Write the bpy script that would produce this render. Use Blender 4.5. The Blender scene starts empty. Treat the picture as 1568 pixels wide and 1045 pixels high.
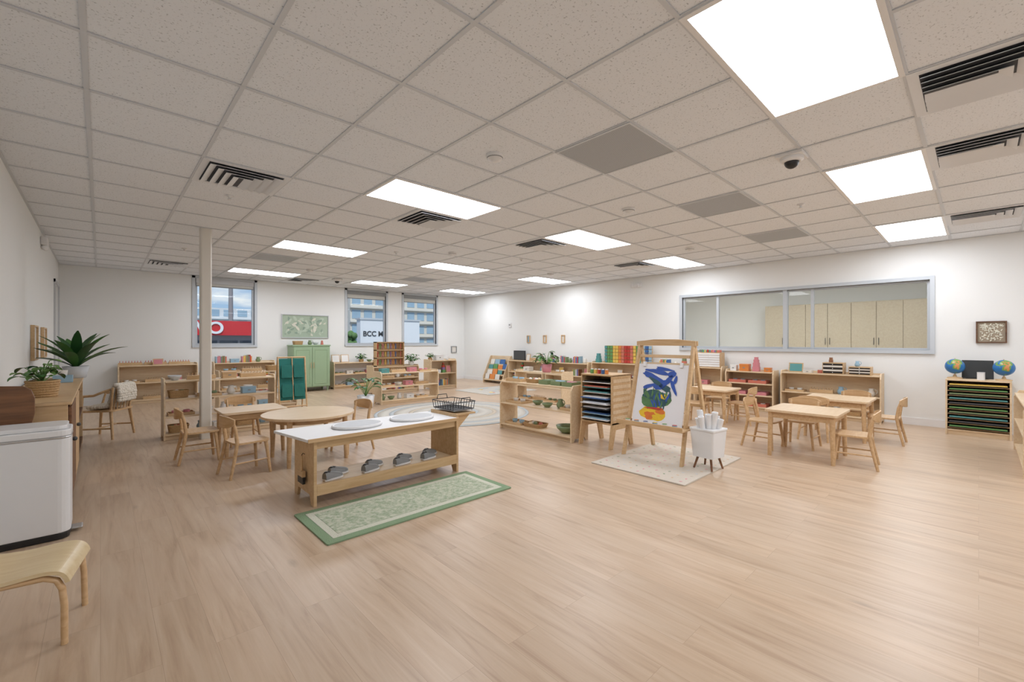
import bpy, math, random
from mathutils import Vector, Matrix
random.seed(11)
sc = bpy.context.scene
PI = math.pi

# ------------------------------------------------------------------ materials
def L1(c):
    c = c / 255.0
    return c / 12.92 if c <= 0.04045 else ((c + 0.055) / 1.055) ** 2.4
def S(r, g, b):
    return (L1(r), L1(g), L1(b), 1.0)

def base_mat(name):
    m = bpy.data.materials.new(name)
    m.use_nodes = True
    nt = m.node_tree
    b = nt.nodes["Principled BSDF"]
    return m, nt, b

_mc = {}
def mat(name, rgb, rough=0.5, metal=0.0, var=0.06, scale=18.0, bump=0.0, spec=0.5):
    if name in _mc: return _mc[name]
    m, nt, b = base_mat(name)
    tc = nt.nodes.new("ShaderNodeTexCoord")
    no = nt.nodes.new("ShaderNodeTexNoise"); no.inputs["Scale"].default_value = scale
    no.inputs["Detail"].default_value = 4
    nt.links.new(tc.outputs["Object"], no.inputs["Vector"])
    mr = nt.nodes.new("ShaderNodeMapRange")
    mr.inputs["To Min"].default_value = 1 - var; mr.inputs["To Max"].default_value = 1 + var
    nt.links.new(no.outputs["Fac"], mr.inputs["Value"])
    vm = nt.nodes.new("ShaderNodeVectorMath"); vm.operation = 'SCALE'
    c = S(*rgb)
    vm.inputs[0].default_value = c[:3]
    nt.links.new(mr.outputs["Result"], vm.inputs["Scale"])
    nt.links.new(vm.outputs["Vector"], b.inputs["Base Color"])
    b.inputs["Roughness"].default_value = rough
    b.inputs["Metallic"].default_value = metal
    b.inputs["Specular IOR Level"].default_value = spec
    if bump > 0:
        bp = nt.nodes.new("ShaderNodeBump"); bp.inputs["Strength"].default_value = bump
        bp.inputs["Distance"].default_value = 0.01
        nt.links.new(no.outputs["Fac"], bp.inputs["Height"])
        nt.links.new(bp.outputs["Normal"], b.inputs["Normal"])
    _mc[name] = m
    return m

def wood(name, light, dark, rough=0.45, sc3=(2.0, 22.0, 22.0)):
    if name in _mc: return _mc[name]
    m, nt, b = base_mat(name)
    tc = nt.nodes.new("ShaderNodeTexCoord")
    mp = nt.nodes.new("ShaderNodeMapping"); mp.inputs["Scale"].default_value = sc3
    no = nt.nodes.new("ShaderNodeTexNoise"); no.inputs["Scale"].default_value = 1.6
    no.inputs["Detail"].default_value = 6; no.inputs["Distortion"].default_value = 0.8
    nt.links.new(tc.outputs["Object"], mp.inputs["Vector"])
    nt.links.new(mp.outputs["Vector"], no.inputs["Vector"])
    cr = nt.nodes.new("ShaderNodeValToRGB")
    cr.color_ramp.elements[0].position = 0.3; cr.color_ramp.elements[0].color = S(*dark)
    cr.color_ramp.elements[1].position = 0.65; cr.color_ramp.elements[1].color = S(*light)
    nt.links.new(no.outputs["Fac"], cr.inputs["Fac"])
    nt.links.new(cr.outputs["Color"], b.inputs["Base Color"])
    b.inputs["Roughness"].default_value = rough
    _mc[name] = m
    return m

BIRCH = wood("birch_plywood", (226, 204, 172), (214, 186, 148))
BIRCHD = wood("beech_wood", (212, 180, 138), (196, 160, 116))
CHAIRW = wood("chair_beech", (212, 178, 136), (194, 157, 113), 0.35)
TABLEW = wood("table_maple", (226, 200, 166), (216, 186, 149), 0.3)
WALNUT = wood("walnut_wood", (132, 90, 58), (98, 64, 40), 0.4)
DARKW = wood("dark_brown_wood", (110, 76, 52), (80, 54, 38), 0.5)
CABW = wood("cabinet_oak", (200, 189, 168), (190, 176, 154), 0.5)
WHITE = mat("white_paint", (234, 234, 234), 0.4, var=0.01)
WHITEP = mat("white_plastic", (228, 228, 228), 0.3, var=0.01)
OFFW = mat("offwhite_ceramic", (224, 220, 212), 0.35, var=0.02)
BLACK = mat("black_plastic", (28, 28, 30), 0.4)
DGREY = mat("dark_grey", (70, 72, 74), 0.5)
GREY = mat("mid_grey", (140, 142, 142), 0.5)
LGREY = mat("light_grey", (196, 198, 200), 0.5)
ALU = mat("window_frame_grey", (194, 200, 205), 0.4, var=0.01)
SILVER = mat("brushed_silver", (200, 200, 200), 0.3, metal=0.8)
TEAL = mat("teal_fabric", (40, 112, 104), 0.9, var=0.15, bump=0.3)
SAGE = mat("sage_green_paint", (156, 182, 148), 0.5, var=0.02)
LEAF = mat("leaf_green", (62, 112, 50), 0.45, var=0.3, scale=8)
LEAF2 = mat("leaf_light_green", (106, 146, 76), 0.5, var=0.25, scale=8)
LEAFD = mat("leaf_dark_green", (40, 84, 42), 0.4, var=0.3, scale=8)
SOIL = mat("soil", (70, 52, 40), 0.95, var=0.3)
WICKER = mat("wicker", (192, 156, 110), 0.8, var=0.2, scale=90, bump=0.8)
PALETTE = {
 'red': mat("red_paint", (186, 60, 52), 0.4), 'orange': mat("orange_paint", (216, 134, 68), 0.4),
 'yellow': mat("yellow_paint", (222, 190, 92), 0.4), 'green': mat("green_paint", (100, 150, 90), 0.4),
 'blue': mat("blue_paint", (62, 104, 162), 0.4), 'teal': mat("teal_paint", (86, 150, 150), 0.4),
 'pink': mat("pink_paint", (208, 134, 142), 0.4), 'coral': mat("coral_paint", (204, 118, 100), 0.4),
 'purple': mat("purple_paint", (136, 106, 156), 0.4), 'brown': mat("brown_paint", (140, 98, 68), 0.5),
 'lblue': mat("light_blue_paint", (148, 180, 200), 0.4), 'sage': mat("sage_ceramic", (124, 142, 104), 0.4),
}
P = PALETTE

def emis(name, rgb, strength):
    m, nt, b = base_mat(name)
    b.inputs["Base Color"].default_value = S(230, 230, 230)
    b.inputs["Emission Color"].default_value = S(*rgb)
    b.inputs["Emission Strength"].default_value = strength
    return m
PANEL = emis("light_diffuser", (243, 247, 255), 13.3)
PANEL2 = emis("adjacent_light_and_fill", (246, 249, 255), 15.0)  # stronger emission for the adjacent room's light and its added fill panels

def glass_mat():
    m = bpy.data.materials.new("window_glass"); m.use_nodes = True
    nt = m.node_tree; nt.nodes.clear()
    o = nt.nodes.new("ShaderNodeOutputMaterial")
    t = nt.nodes.new("ShaderNodeBsdfTransparent"); t.inputs["Color"].default_value = (0.96, 0.98, 0.97, 1)
    g = nt.nodes.new("ShaderNodeBsdfGlossy"); g.inputs["Roughness"].default_value = 0.02
    fr = nt.nodes.new("ShaderNodeFresnel"); fr.inputs["IOR"].default_value = 1.25
    mx = nt.nodes.new("ShaderNodeMixShader")
    nt.links.new(fr.outputs[0], mx.inputs[0]); nt.links.new(t.outputs[0], mx.inputs[1])
    nt.links.new(g.outputs[0], mx.inputs[2]); nt.links.new(mx.outputs[0], o.inputs[0])
    return m
GLASS = glass_mat()

def floor_mat():
    m, nt, b = base_mat("oak_plank_floor")
    N = nt.nodes.new; L = nt.links.new
    tc = N("ShaderNodeTexCoord"); sp = N("ShaderNodeSeparateXYZ"); cb = N("ShaderNodeCombineXYZ")
    L(tc.outputs["Object"], sp.inputs[0])
    L(sp.outputs["Y"], cb.inputs["X"]); L(sp.outputs["X"], cb.inputs["Y"])
    br = N("ShaderNodeTexBrick"); br.offset = 0.37; br.offset_frequency = 2
    br.inputs["Scale"].default_value = 1.0; br.inputs["Brick Width"].default_value = 1.25
    br.inputs["Row Height"].default_value = 0.165; br.inputs["Mortar Size"].default_value = 0.0006
    br.inputs["Mortar Smooth"].default_value = 0.3; br.inputs["Bias"].default_value = 0.0
    br.inputs["Color1"].default_value = (0, 0, 0, 1); br.inputs["Color2"].default_value = (1, 1, 1, 1)
    br.inputs["Mortar"].default_value = (0.5, 0.5, 0.5, 1)
    L(cb.outputs[0], br.inputs["Vector"])
    ad = N("ShaderNodeVectorMath"); ad.operation = 'MULTIPLY_ADD'
    ad.inputs[1].default_value = (7.3, 13.1, 3.7)
    L(br.outputs["Color"], ad.inputs[0]); L(cb.outputs[0], ad.inputs[2])
    mp = N("ShaderNodeMapping"); mp.inputs["Scale"].default_value = (1.3, 15.0, 1.0)
    L(ad.outputs[0], mp.inputs["Vector"])
    n1 = N("ShaderNodeTexNoise"); n1.inputs["Scale"].default_value = 1.2; n1.inputs["Detail"].default_value = 7
    n1.inputs["Roughness"].default_value = 0.58; n1.inputs["Distortion"].default_value = 0.9
    L(mp.outputs[0], n1.inputs["Vector"])
    mp2 = N("ShaderNodeMapping"); mp2.inputs["Scale"].default_value = (5.0, 130.0, 1.0)
    L(ad.outputs[0], mp2.inputs["Vector"])
    n2 = N("ShaderNodeTexNoise"); n2.inputs["Scale"].default_value = 1.0; n2.inputs["Detail"].default_value = 3
    L(mp2.outputs[0], n2.inputs["Vector"])
    cr = N("ShaderNodeValToRGB"); e = cr.color_ramp.elements
    e[0].position = 0.28; e[0].color = S(176, 148, 122)
    e[1].position = 0.70; e[1].color = S(205, 182, 157)
    k = e.new(0.46); k.color = S(195, 169, 142)
    L(n1.outputs["Fac"], cr.inputs["Fac"])
    m1 = N("ShaderNodeMixRGB"); m1.blend_type = 'MULTIPLY'; m1.inputs[0].default_value = 1.0
    r2 = N("ShaderNodeMapRange"); r2.inputs["To Min"].default_value = 0.94; r2.inputs["To Max"].default_value = 1.05
    L(n2.outputs["Fac"], r2.inputs["Value"]); L(cr.outputs[0], m1.inputs[1]); L(r2.outputs[0], m1.inputs[2])
    r3 = N("ShaderNodeMapRange"); r3.inputs["To Min"].default_value = 0.94; r3.inputs["To Max"].default_value = 1.04
    L(br.outputs["Color"], r3.inputs["Value"])
    m2 = N("ShaderNodeMixRGB"); m2.blend_type = 'MULTIPLY'; m2.inputs[0].default_value = 1.0
    L(m1.outputs[0], m2.inputs[1]); L(r3.outputs[0], m2.inputs[2])
    vo = N("ShaderNodeTexVoronoi"); vo.inputs["Scale"].default_value = 1.0
    mpk = N("ShaderNodeMapping"); mpk.inputs["Scale"].default_value = (1.0, 2.4, 1.0)
    L(ad.outputs[0], mpk.inputs[0]); L(mpk.outputs[0], vo.inputs["Vector"])
    kr = N("ShaderNodeMapRange"); kr.inputs["From Min"].default_value = 0.0; kr.inputs["From Max"].default_value = 0.07
    kr.inputs["To Min"].default_value = 0.72; kr.inputs["To Max"].default_value = 1.0
    L(vo.outputs["Distance"], kr.inputs["Value"])
    m4 = N("ShaderNodeMixRGB"); m4.blend_type = 'MULTIPLY'; m4.inputs[0].default_value = 1.0
    L(m2.outputs[0], m4.inputs[1]); L(kr.outputs[0], m4.inputs[2])
    m3 = N("ShaderNodeMixRGB"); m3.inputs[2].default_value = S(162, 136, 110)
    L(br.outputs["Fac"], m3.inputs[0]); L(m4.outputs[0], m3.inputs[1])
    L(m3.outputs[0], b.inputs["Base Color"])
    b.inputs["Roughness"].default_value = 0.34
    b.inputs["Specular IOR Level"].default_value = 0.45
    bp = N("ShaderNodeBump"); bp.inputs["Strength"].default_value = 0.12; bp.inputs["Distance"].default_value = 0.002
    bp.invert = True
    L(br.outputs["Fac"], bp.inputs["Height"]); L(bp.outputs[0], b.inputs["Normal"])
    return m

def ceil_mat():
    m, nt, b = base_mat("acoustic_tile")
    N = nt.nodes.new; L = nt.links.new
    tc = N("ShaderNodeTexCoord")
    n = N("ShaderNodeTexNoise"); n.inputs["Scale"].default_value = 95; n.inputs["Detail"].default_value = 3
    n.inputs["Roughness"].default_value = 0.6
    L(tc.outputs["Object"], n.inputs["Vector"])
    cr = N("ShaderNodeValToRGB"); e = cr.color_ramp.elements
    e[0].position = 0.33; e[0].color = S(186, 190, 195)
    e[1].position = 0.40; e[1].color = S(234, 238, 243)
    L(n.outputs["Fac"], cr.inputs["Fac"]); L(cr.outputs[0], b.inputs["Base Color"])
    b.inputs["Roughness"].default_value = 0.9
    bp = N("ShaderNodeBump"); bp.inputs["Strength"].default_value = 0.12; bp.inputs["Distance"].default_value = 0.003
    L(n.outputs["Fac"], bp.inputs["Height"]); L(bp.outputs[0], b.inputs["Normal"])
    return m

# ------------------------------------------------------------------ mesh builder
def rrect(w, d, r, n=5, cx=0, cy=0):
    pts = []
    for (sx, sy, a0) in ((1, 1, 0), (-1, 1, 90), (-1, -1, 180), (1, -1, 270)):
        for i in range(n + 1):
            a = math.radians(a0 + 90.0 * i / n)
            pts.append((cx + sx * (w / 2 - r) + r * math.cos(a), cy + sy * (d / 2 - r) + r * math.sin(a)))
    return pts

class MB:
    def __init__(s):
        s.v = []; s.f = []; s.m = []; s.sm = []; s.mats = []; s.M = Matrix()
    def add(s, verts, faces, mt, smooth=False):
        if mt not in s.mats: s.mats.append(mt)
        i = s.mats.index(mt); o = len(s.v)
        s.v += [s.M @ Vector(p) for p in verts]
        for f in faces:
            s.f.append([o + k for k in f]); s.m.append(i); s.sm.append(smooth)
    def box(s, x0, x1, y0, y1, z0, z1, mt):
        v = [(x0,y0,z0),(x1,y0,z0),(x1,y1,z0),(x0,y1,z0),(x0,y0,z1),(x1,y0,z1),(x1,y1,z1),(x0,y1,z1)]
        s.add(v, [(0,3,2,1),(4,5,6,7),(0,1,5,4),(1,2,6,5),(2,3,7,6),(3,0,4,7)], mt)
    def frame(s, p0, p1):
        d = (Vector(p1) - Vector(p0)).normalized()
        a = Vector((0, 0, 1)) if abs(d.z) < 0.95 else Vector((1, 0, 0))
        u = d.cross(a).normalized(); w = u.cross(d).normalized()
        return u, w
    def cyl(s, p0, p1, r0, r1, mt, n=12):
        u, w = s.frame(p0, p1); p0 = Vector(p0); p1 = Vector(p1)
        v = []
        for (p, r) in ((p0, r0), (p1, r1)):
            for i in range(n):
                a = 2 * PI * i / n
                v.append(p + u * math.cos(a) * r + w * math.sin(a) * r)
        s.add(v, [(i, (i + 1) % n, n + (i + 1) % n, n + i) for i in range(n)], mt, True)
        s.add(v[:n], [tuple(range(n))], mt); s.add(v[n:], [tuple(reversed(range(n)))], mt)
    def tube(s, pts, r, mt, n=8, closed=False, ry=None):
        pts = [Vector(p) for p in pts]; v = []; k = len(pts)
        ref = None
        for i, p in enumerate(pts):
            if closed: d = pts[(i + 1) % k] - pts[i - 1]
            else: d = pts[min(i + 1, k - 1)] - pts[max(i - 1, 0)]
            d.normalize()
            if ref is None:
                ref = Vector((0, 0, 1)) if abs(d.z) < 0.9 else Vector((1, 0, 0))
            u = d.cross(ref)
            if u.length < 1e-4: u = d.orthogonal()
            u.normalize(); w = u.cross(d).normalized(); ref = w
            rr = r[i] if isinstance(r, (list, tuple)) else r
            r2 = ry if ry else rr
            for j in range(n):
                a = 2 * PI * j / n
                v.append(p + u * math.cos(a) * rr + w * math.sin(a) * r2)
        f = []
        for i in range(k if closed else k - 1):
            a = i * n; b = ((i + 1) % k) * n
            for j in range(n):
                f.append((a + j, a + (j + 1) % n, b + (j + 1) % n, b + j))
        s.add(v, f, mt, True)
        if not closed:
            s.add(v[:n], [tuple(range(n))], mt); s.add(v[-n:], [tuple(reversed(range(n)))], mt)
    def lathe(s, prof, mt, c=(0, 0, 0), n=20, sx=1, sy=1):
        v = []; k = len(prof)
        for (r, z) in prof:
            for i in range(n):
                a = 2 * PI * i / n
                v.append((c[0] + r * math.cos(a) * sx, c[1] + r * math.sin(a) * sy, c[2] + z))
        f = []
        for i in range(k - 1):
            for j in range(n):
                f.append((i*n + j, i*n + (j+1) % n, (i+1)*n + (j+1) % n, (i+1)*n + j))
        s.add(v, f, mt, True)
        if prof[0][0] > 1e-4: s.add(v[:n], [tuple(reversed(range(n)))], mt)
        if prof[-1][0] > 1e-4: s.add(v[-n:], [tuple(range(n))], mt)
    def prism(s, poly, a, b, mt, axis='z'):
        n = len(poly)
        def P3(p, h):
            if axis == 'z': return (p[0], p[1], h)
            if axis == 'y': return (p[0], h, p[1])
            return (h, p[0], p[1])
        v = [P3(p, a) for p in poly] + [P3(p, b) for p in poly]
        f = [tuple(reversed(range(n))), tuple(range(n, 2 * n))]
        f += [(i, (i + 1) % n, n + (i + 1) % n, n + i) for i in range(n)]
        s.add(v, f, mt)
    def frustum(s, poly0, poly1, z0, z1, mt):
        n = len(poly0)
        v = [(p[0], p[1], z0) for p in poly0] + [(p[0], p[1], z1) for p in poly1]
        f = [tuple(reversed(range(n))), tuple(range(n, 2 * n))]
        f += [(i, (i + 1) % n, n + (i + 1) % n, n + i) for i in range(n)]
        s.add(v, f, mt)
    def ball(s, c, r, mt, n=16, k=10, sx=1, sy=1, sz=1):
        prof = [(r * math.sin(PI * i / k) + (1e-5), -r * math.cos(PI * i / k) * sz) for i in range(k + 1)]
        s.lathe(prof, mt, c, n, sx, sy)
    def leaf(s, base, az, ln, wd, elev, droop, mt, n=6):
        p = Vector(base); v = []
        side = Vector((-math.sin(az), math.cos(az), 0))
        e = elev
        for i in range(n + 1):
            t = i / n
            w = wd * 0.5 * (math.sin(PI * min(1, t * 0.93 + 0.05)) ** 0.8)
            d = Vector((math.cos(az) * math.cos(e), math.sin(az) * math.cos(e), math.sin(e)))
            up = side.cross(d) * -1
            v += [p + side * w + up * w * 0.35, p, p - side * w + up * w * 0.35]
            p = p + d * (ln / n); e -= droop / n
        f = []
        for i in range(n):
            a = 3 * i
            f += [(a, a + 1, a + 4, a + 3), (a + 1, a + 2, a + 5, a + 4)]
        s.add(v, f, mt, True)
    def obj(s, name, loc=(0, 0, 0), rz=0.0, bev=0.0, parent=None, recalc=True):
        me = bpy.data.meshes.new(name)
        me.from_pydata([tuple(p) for p in s.v], [], s.f)
        for m in s.mats: me.materials.append(m)
        for i, p in enumerate(me.polygons):
            p.material_index = s.m[i]; p.use_smooth = s.sm[i]
        if recalc:
            import bmesh
            bm = bmesh.new(); bm.from_mesh(me)
            bmesh.ops.recalc_face_normals(bm, faces=bm.faces)
            bm.to_mesh(me); bm.free()
        me.update()
        ob = bpy.data.objects.new(name, me)
        sc.collection.objects.link(ob)
        ob.location = loc; ob.rotation_euler = (0, 0, rz)
        if bev > 0:
            md = ob.modifiers.new("bevel", 'BEVEL'); md.width = bev; md.segments = 2
            md.limit_method = 'ANGLE'; md.angle_limit = math.radians(40)
        if parent: ob.parent = parent
        return ob

# ------------------------------------------------------------------ room shell
XL, XR, YB, YF, H = -0.54, 8.35, 11.1, -3.2, 2.545
WALLM = mat("wall_paint", (234, 235, 233), 0.7, var=0.008, scale=3)
b = MB(); b.box(XL - .12, XR + .12, YF - .12, YB + .12, -0.1, 0, floor_mat()); b.obj("floor")
b = MB(); b.box(XL - .12, XR + .12, YF - .12, YB + .12, H, H + .1, ceil_mat()); b.obj("ceiling")
GRIDM = mat("ceiling_grid_paint", (208, 212, 217), 0.5, var=0.01)
gx = [-.055 + .61 * k for k in range(0, 14)]; gy = [.255 + .61 * k for k in range(-5, 18)]
b = MB()
for x in gx: b.box(x - .011, x + .011, YF, YB, H - .006, H - .001, GRIDM)
for y in gy: b.box(XL, XR, y - .011, y + .011, H - .0065, H - .001, GRIDM)
b.box(XL, XL + .02, YF, YB, H - .007, H - .001, GRIDM); b.box(XR - .02, XR, YF, YB, H - .007, H - .001, GRIDM)
b.box(XL, XR, YB - .02, YB, H - .007, H - .001, GRIDM)
b.obj("ceiling_grid")

def wall_with_holes(name, axis, c0, c1, a0, a1, holes):
    b = MB()
    def bx(p, q, z0, z1):
        if q - p < 1e-4 or z1 - z0 < 1e-4: return
        if axis == 'x': b.box(p, q, c0, c1, z0, z1, WALLM)
        else: b.box(c0, c1, p, q, z0, z1, WALLM)
    cur = a0
    for (p, q, z0, z1) in sorted(holes):
        bx(cur, p, 0, H); bx(p, q, 0, z0); bx(p, q, z1, H); cur = q
    bx(cur, a1, 0, H)
    return b.obj(name)
wins = [(1.43, 2.51), (4.61, 5.69), (6.23, 7.31)]
WZ0, WZ1 = 1.09, 2.49
wall_with_holes("wall_back", 'x', YB, YB + .12, XL - .12, XR + .12, [(a, c, WZ0, WZ1) for a, c in wins])
IY0, IY1, IZ0, IZ1 = .46, 3.99, 1.05, 2.03
wall_with_holes("wall_right", 'y', XR, XR + .12, YF, YB, [(IY0, IY1, IZ0, IZ1)])
wall_with_holes("wall_left", 'y', XL - .12, XL, YF, YB, [(10.05, 10.95, 0, 2.12)])
wall_with_holes("wall_front", 'x', YF - .12, YF, XL - .12, XR + .12, [])
for nm, bx in (("baseboard_back", (XL + .012, XR - .012, YB - .012, YB)), ("baseboard_right", (XR - .012, XR, YF, YB)),
               ("baseboard_left", (XL, XL + .012, YF, 9.98))):
    b = MB(); b.box(*bx, 0, .1, WHITE); b.obj(nm)
# door in left wall
b = MB()
b.box(XL - .07, XL - .03, 10.06, 10.94, 0.005, 2.11, WHITE)
for y0, y1 in ((10.0, 10.05), (10.95, 11.0)): b.box(XL, XL + .02, y0, y1, 0, 2.17, LGREY)
b.box(XL, XL + .02, 10.0, 11.0, 2.12, 2.17, LGREY)
b.cyl((XL - .03, 10.13, 1.0), (XL + .03, 10.13, 1.0), .012, .012, SILVER); b.cyl((XL + .03, 10.13, 1.0), (XL + .03, 10.25, 1.0), .01, .01, SILVER)
b.obj("door_1")

# exterior windows
SHADE = mat("roller_shade", (206, 206, 200), 0.8)
for i, (a, c) in enumerate(wins):
    b = MB(); t = .055
    b.box(a - t, a, YB - .02, YB + .1, WZ0 - .045, H - .01, ALU); b.box(c, c + t, YB - .02, YB + .1, WZ0 - .045, H - .01, ALU)
    b.box(a - t, c + t, YB - .03, YB + .1, WZ0 - .045, WZ0, ALU)
    b.box(a - t, c + t, YB - .02, YB + .1, WZ1, H - .01, ALU)
    s = .04
    b.box(a, a + s, YB + .04, YB + .09, WZ0, WZ1, ALU); b.box(c - s, c, YB + .04, YB + .09, WZ0, WZ1, ALU)
    b.box(a + s, c - s, YB + .04, YB + .09, WZ0, WZ0 + s, ALU); b.box(a + s, c - s, YB + .04, YB + .09, WZ1 - s, WZ1, ALU)
    b.box(a + s, c - s, YB + .062, YB + .066, WZ0 + s, WZ1 - s, GLASS)
    b.box(a + .01, c - .01, YB - .015, YB + .035, WZ1 - .10, WZ1 - .002, GREY if i else LGREY)
    b.box(a + .02, c - .02, YB + .01, YB + .015, WZ1 - (.16 if i == 0 else .20), WZ1 - .10, SHADE)
    b.cyl((a + .02, YB + .012, WZ1 - (.16 if i == 0 else .20)), (c - .02, YB + .012, WZ1 - (.16 if i == 0 else .20)), .01, .01, GREY)
    b.obj("window_%d" % (i + 1))
# interior sliding window
b = MB(); t = .05
x0, x1 = XR - .03, XR + .14
b.box(x0, x1, IY0 - t, IY0, IZ0 - t, IZ1 + t, ALU); b.box(x0, x1, IY1, IY1 + t, IZ0 - t, IZ1 + t, ALU)
b.box(x0, x1, IY0, IY1, IZ0 - t, IZ0, ALU); b.box(x0, x1, IY0, IY1, IZ1, IZ1 + t, ALU)
b.box(XR + .0, XR + .1, 2.19, 2.25, IZ0, IZ1, ALU)
for yy in (3.33, 1.84): b.box(XR + .03, XR + .08, yy - .02, yy + .02, IZ0, IZ1, ALU)
for (p, q) in ((IY0, 1.82), (1.86, 2.19), (2.25, 3.31), (3.35, IY1)):
    b.box(XR + .04, XR + .07, p, q, IZ0, IZ0 + .03, ALU); b.box(XR + .04, XR + .07, p, q, IZ1 - .03, IZ1, ALU)
    b.box(XR + .055, XR + .059, p, q, IZ0 + .03, IZ1 - .03, GLASS)
b.box(XR + .03, XR + .08, IY0, IY0 + .03, IZ0, IZ1, ALU); b.box(XR + .03, XR + .08, IY1 - .03, IY1, IZ0, IZ1, ALU)
b.obj("window_4")

# adjacent room
AX = 12.2
b = MB()
b.box(XR + .12, AX, -1.5, 6.0, -0.1, 0, mat("adjacent_floor", (200, 176, 148), .5)); b.obj("floor_adjacent")
b = MB(); b.box(XR + .12, AX, -1.5, 6.0, H, H + .1, mat("adjacent_ceiling", (232, 232, 232), .9)); b.obj("ceiling_adjacent")
b = MB(); b.box(AX, AX + .12, -1.5, 6.0, 0, H, WALLM); b.obj("wall_adjacent_far")
b = MB(); b.box(XR + .12, AX, 6.0, 6.12, 0, H, WALLM); b.obj("wall_adjacent_side")
b = MB(); b.box(XR + .12, AX, -1.62, -1.5, 0, H, WALLM); b.obj("wall_adjacent_near")
b = MB()
n = 8; w = (3.55 - .2) / n
b.box(AX - .42, AX - .002, .2, 3.55, 0.0, 2.02, CABW)
for i in range(n):
    for (z0, z1) in ((.1, 1.0), (1.01, 2.0)):
        b.box(AX - .445, AX - .42, .2 + i * w + .004, .2 + (i + 1) * w - .004, z0, z1, CABW)
    b.cyl((AX - .46, .2 + i * w + .04 + (w - .08) * (i % 2 == 0), 1.1), (AX - .46, .2 + i * w + .04 + (w - .08) * (i % 2 == 0), 1.25), .006, .006, DGREY, 6)
b.obj("storage_cabinet", bev=.002)

# ------------------------------------------------------------------ ceiling fixtures
def panel(x, y, m=None):
    b = MB(); w, d = 1.22, .61; f = .026; z = H - .012
    b.box(0, w, 0, f, z, H - .002, WHITE); b.box(0, w, d - f, d, z, H - .002, WHITE)
    b.box(0, f, f, d - f, z, H - .002, WHITE); b.box(w - f, w, f, d - f, z, H - .002, WHITE)
    zz = z + .003
    b.add([(f, f, zz), (f, d - f, zz), (w - f, d - f, zz), (w - f, f, zz)], [(0, 1, 2, 3)], m or PANEL)
    b.obj("ceiling_light_panel", (x, y, 0), recalc=False)
for y in (-2.795, .255, 3.305, 6.355, 9.405):
    for x in (1.775, 4.215, 6.655): panel(x, y)
panel(9.4, .6, PANEL2); panel(9.4, 2.2, PANEL2); panel(9.4, 4.0, PANEL2)  # adjacent room: its ceiling light plus extra panels added to brighten it
VENT = mat("diffuser_white", (226, 229, 233), .45, var=.01)
VDARK = mat("diffuser_recess", (84, 86, 90), .8)
def diffuser(x, y):
    b = MB(); w = .61
    b.box(0.01, w - .01, 0.01, w - .01, H - .003, H - .001, VDARK)
    for (a, c, d, e) in ((0, w, 0, .045), (0, w, w - .045, w), (0, .045, .045, w - .045), (w - .045, w, .045, w - .045)):
        b.box(a, c, d, e, H - .010, H - .001, VENT)
    zl, zh = H - .028, H - .005
    for i in range(4):
        a = .05 + i * .062; c = a + .050
        # U-shaped nested louvres, open towards +y
        def U(q, z): return [(q, w - .05, z), (q, q, z), (w - q, q, z), (w - q, w - .05, z)]
        o = U(a, zl); n_ = U(min(c, w / 2 - .005), zh)
        v = o + n_ + [(p[0], p[1], p[2] + .003) for p in o] + [(p[0], p[1], p[2] + .003) for p in n_]
        f = []
        for k in range(3):
            f += [(k, k + 1, 5 + k, 4 + k), (8 + k, 12 + k, 13 + k, 9 + k), (k, 8 + k, 9 + k, k + 1), (4 + k, 5 + k, 13 + k, 12 + k)]
        f += [(0, 4, 12, 8), (3, 11, 15, 7)]
        b.add(v, f, VENT)
    b.obj("ceiling_air_diffuser", (x, y, 0))
for (x, y) in ((.555, 3.915), (2.385, 3.915), (4.215, 3.915), (6.655, 3.915), (2.995, -.355), (4.215, -.355), (6.655, -.355),
               (.555, 9.405), (3.0, 9.405 + .61)):
    diffuser(x, y)
def perf_mat():
    m, nt, bs = base_mat("perforated_metal")
    tc = nt.nodes.new("ShaderNodeTexCoord"); vo = nt.nodes.new("ShaderNodeTexVoronoi"); vo.inputs["Scale"].default_value = 90
    vo.inputs["Randomness"].default_value = 0.0
    nt.links.new(tc.outputs["Object"], vo.inputs["Vector"])
    cr = nt.nodes.new("ShaderNodeValToRGB"); cr.color_ramp.elements[0].position = .3; cr.color_ramp.elements[0].color = S(100, 104, 108)
    cr.color_ramp.elements[1].position = .36; cr.color_ramp.elements[1].color = S(180, 185, 190)
    nt.links.new(vo.outputs["Distance"], cr.inputs[0]); nt.links.new(cr.outputs[0], bs.inputs["Base Color"])
    bs.inputs["Roughness"].default_value = .5
    return m
PERF = perf_mat()
for (x, y) in ((2.385, 1.475), (4.215, 1.475), (6.045, 1.475), (1.775, 7.575), (4.825, 8.185)):
    b = MB(); w = .61
    b.box(.015, w - .015, .015, w - .015, H - .009, H - .001, PERF)
    for (a, c, d, e) in ((0, w, 0, .015), (0, w, w - .015, w), (0, .015, .015, w - .015), (w - .015, w, .015, w - .015)):
        b.box(a, c, d, e, H - .012, H - .001, GRIDM)
    b.obj("ceiling_return_grille", (x, y, 0))
def detector(x, y):
    b = MB(); b.lathe([(.065, 0), (.065, -.012), (.055, -.03), (.03, -.038), (.028, -.045), (0.001, -.045)], WHITEP, n=24)
    b.lathe([(.0605, -.020), (.0585, -.026)], GREY, n=24)
    b.obj("smoke_detector", (x, y, H - .001))
for p in ((2.11, 2.43), (3.97, 2.47), (3.96, 5.56), (6.3, 2.9), (2.9, 8.7), (6.6, 5.9)): detector(*p)
def sprinkler(x, y):
    b = MB(); b.lathe([(.035, 0), (.035, -.006), (.012, -.012), (.01, -.03), (.02, -.034), (.02, -.038), (.001, -.038)], WHITEP, n=16)
    b.obj("fire_sprinkler", (x, y, H - .001))
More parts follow.
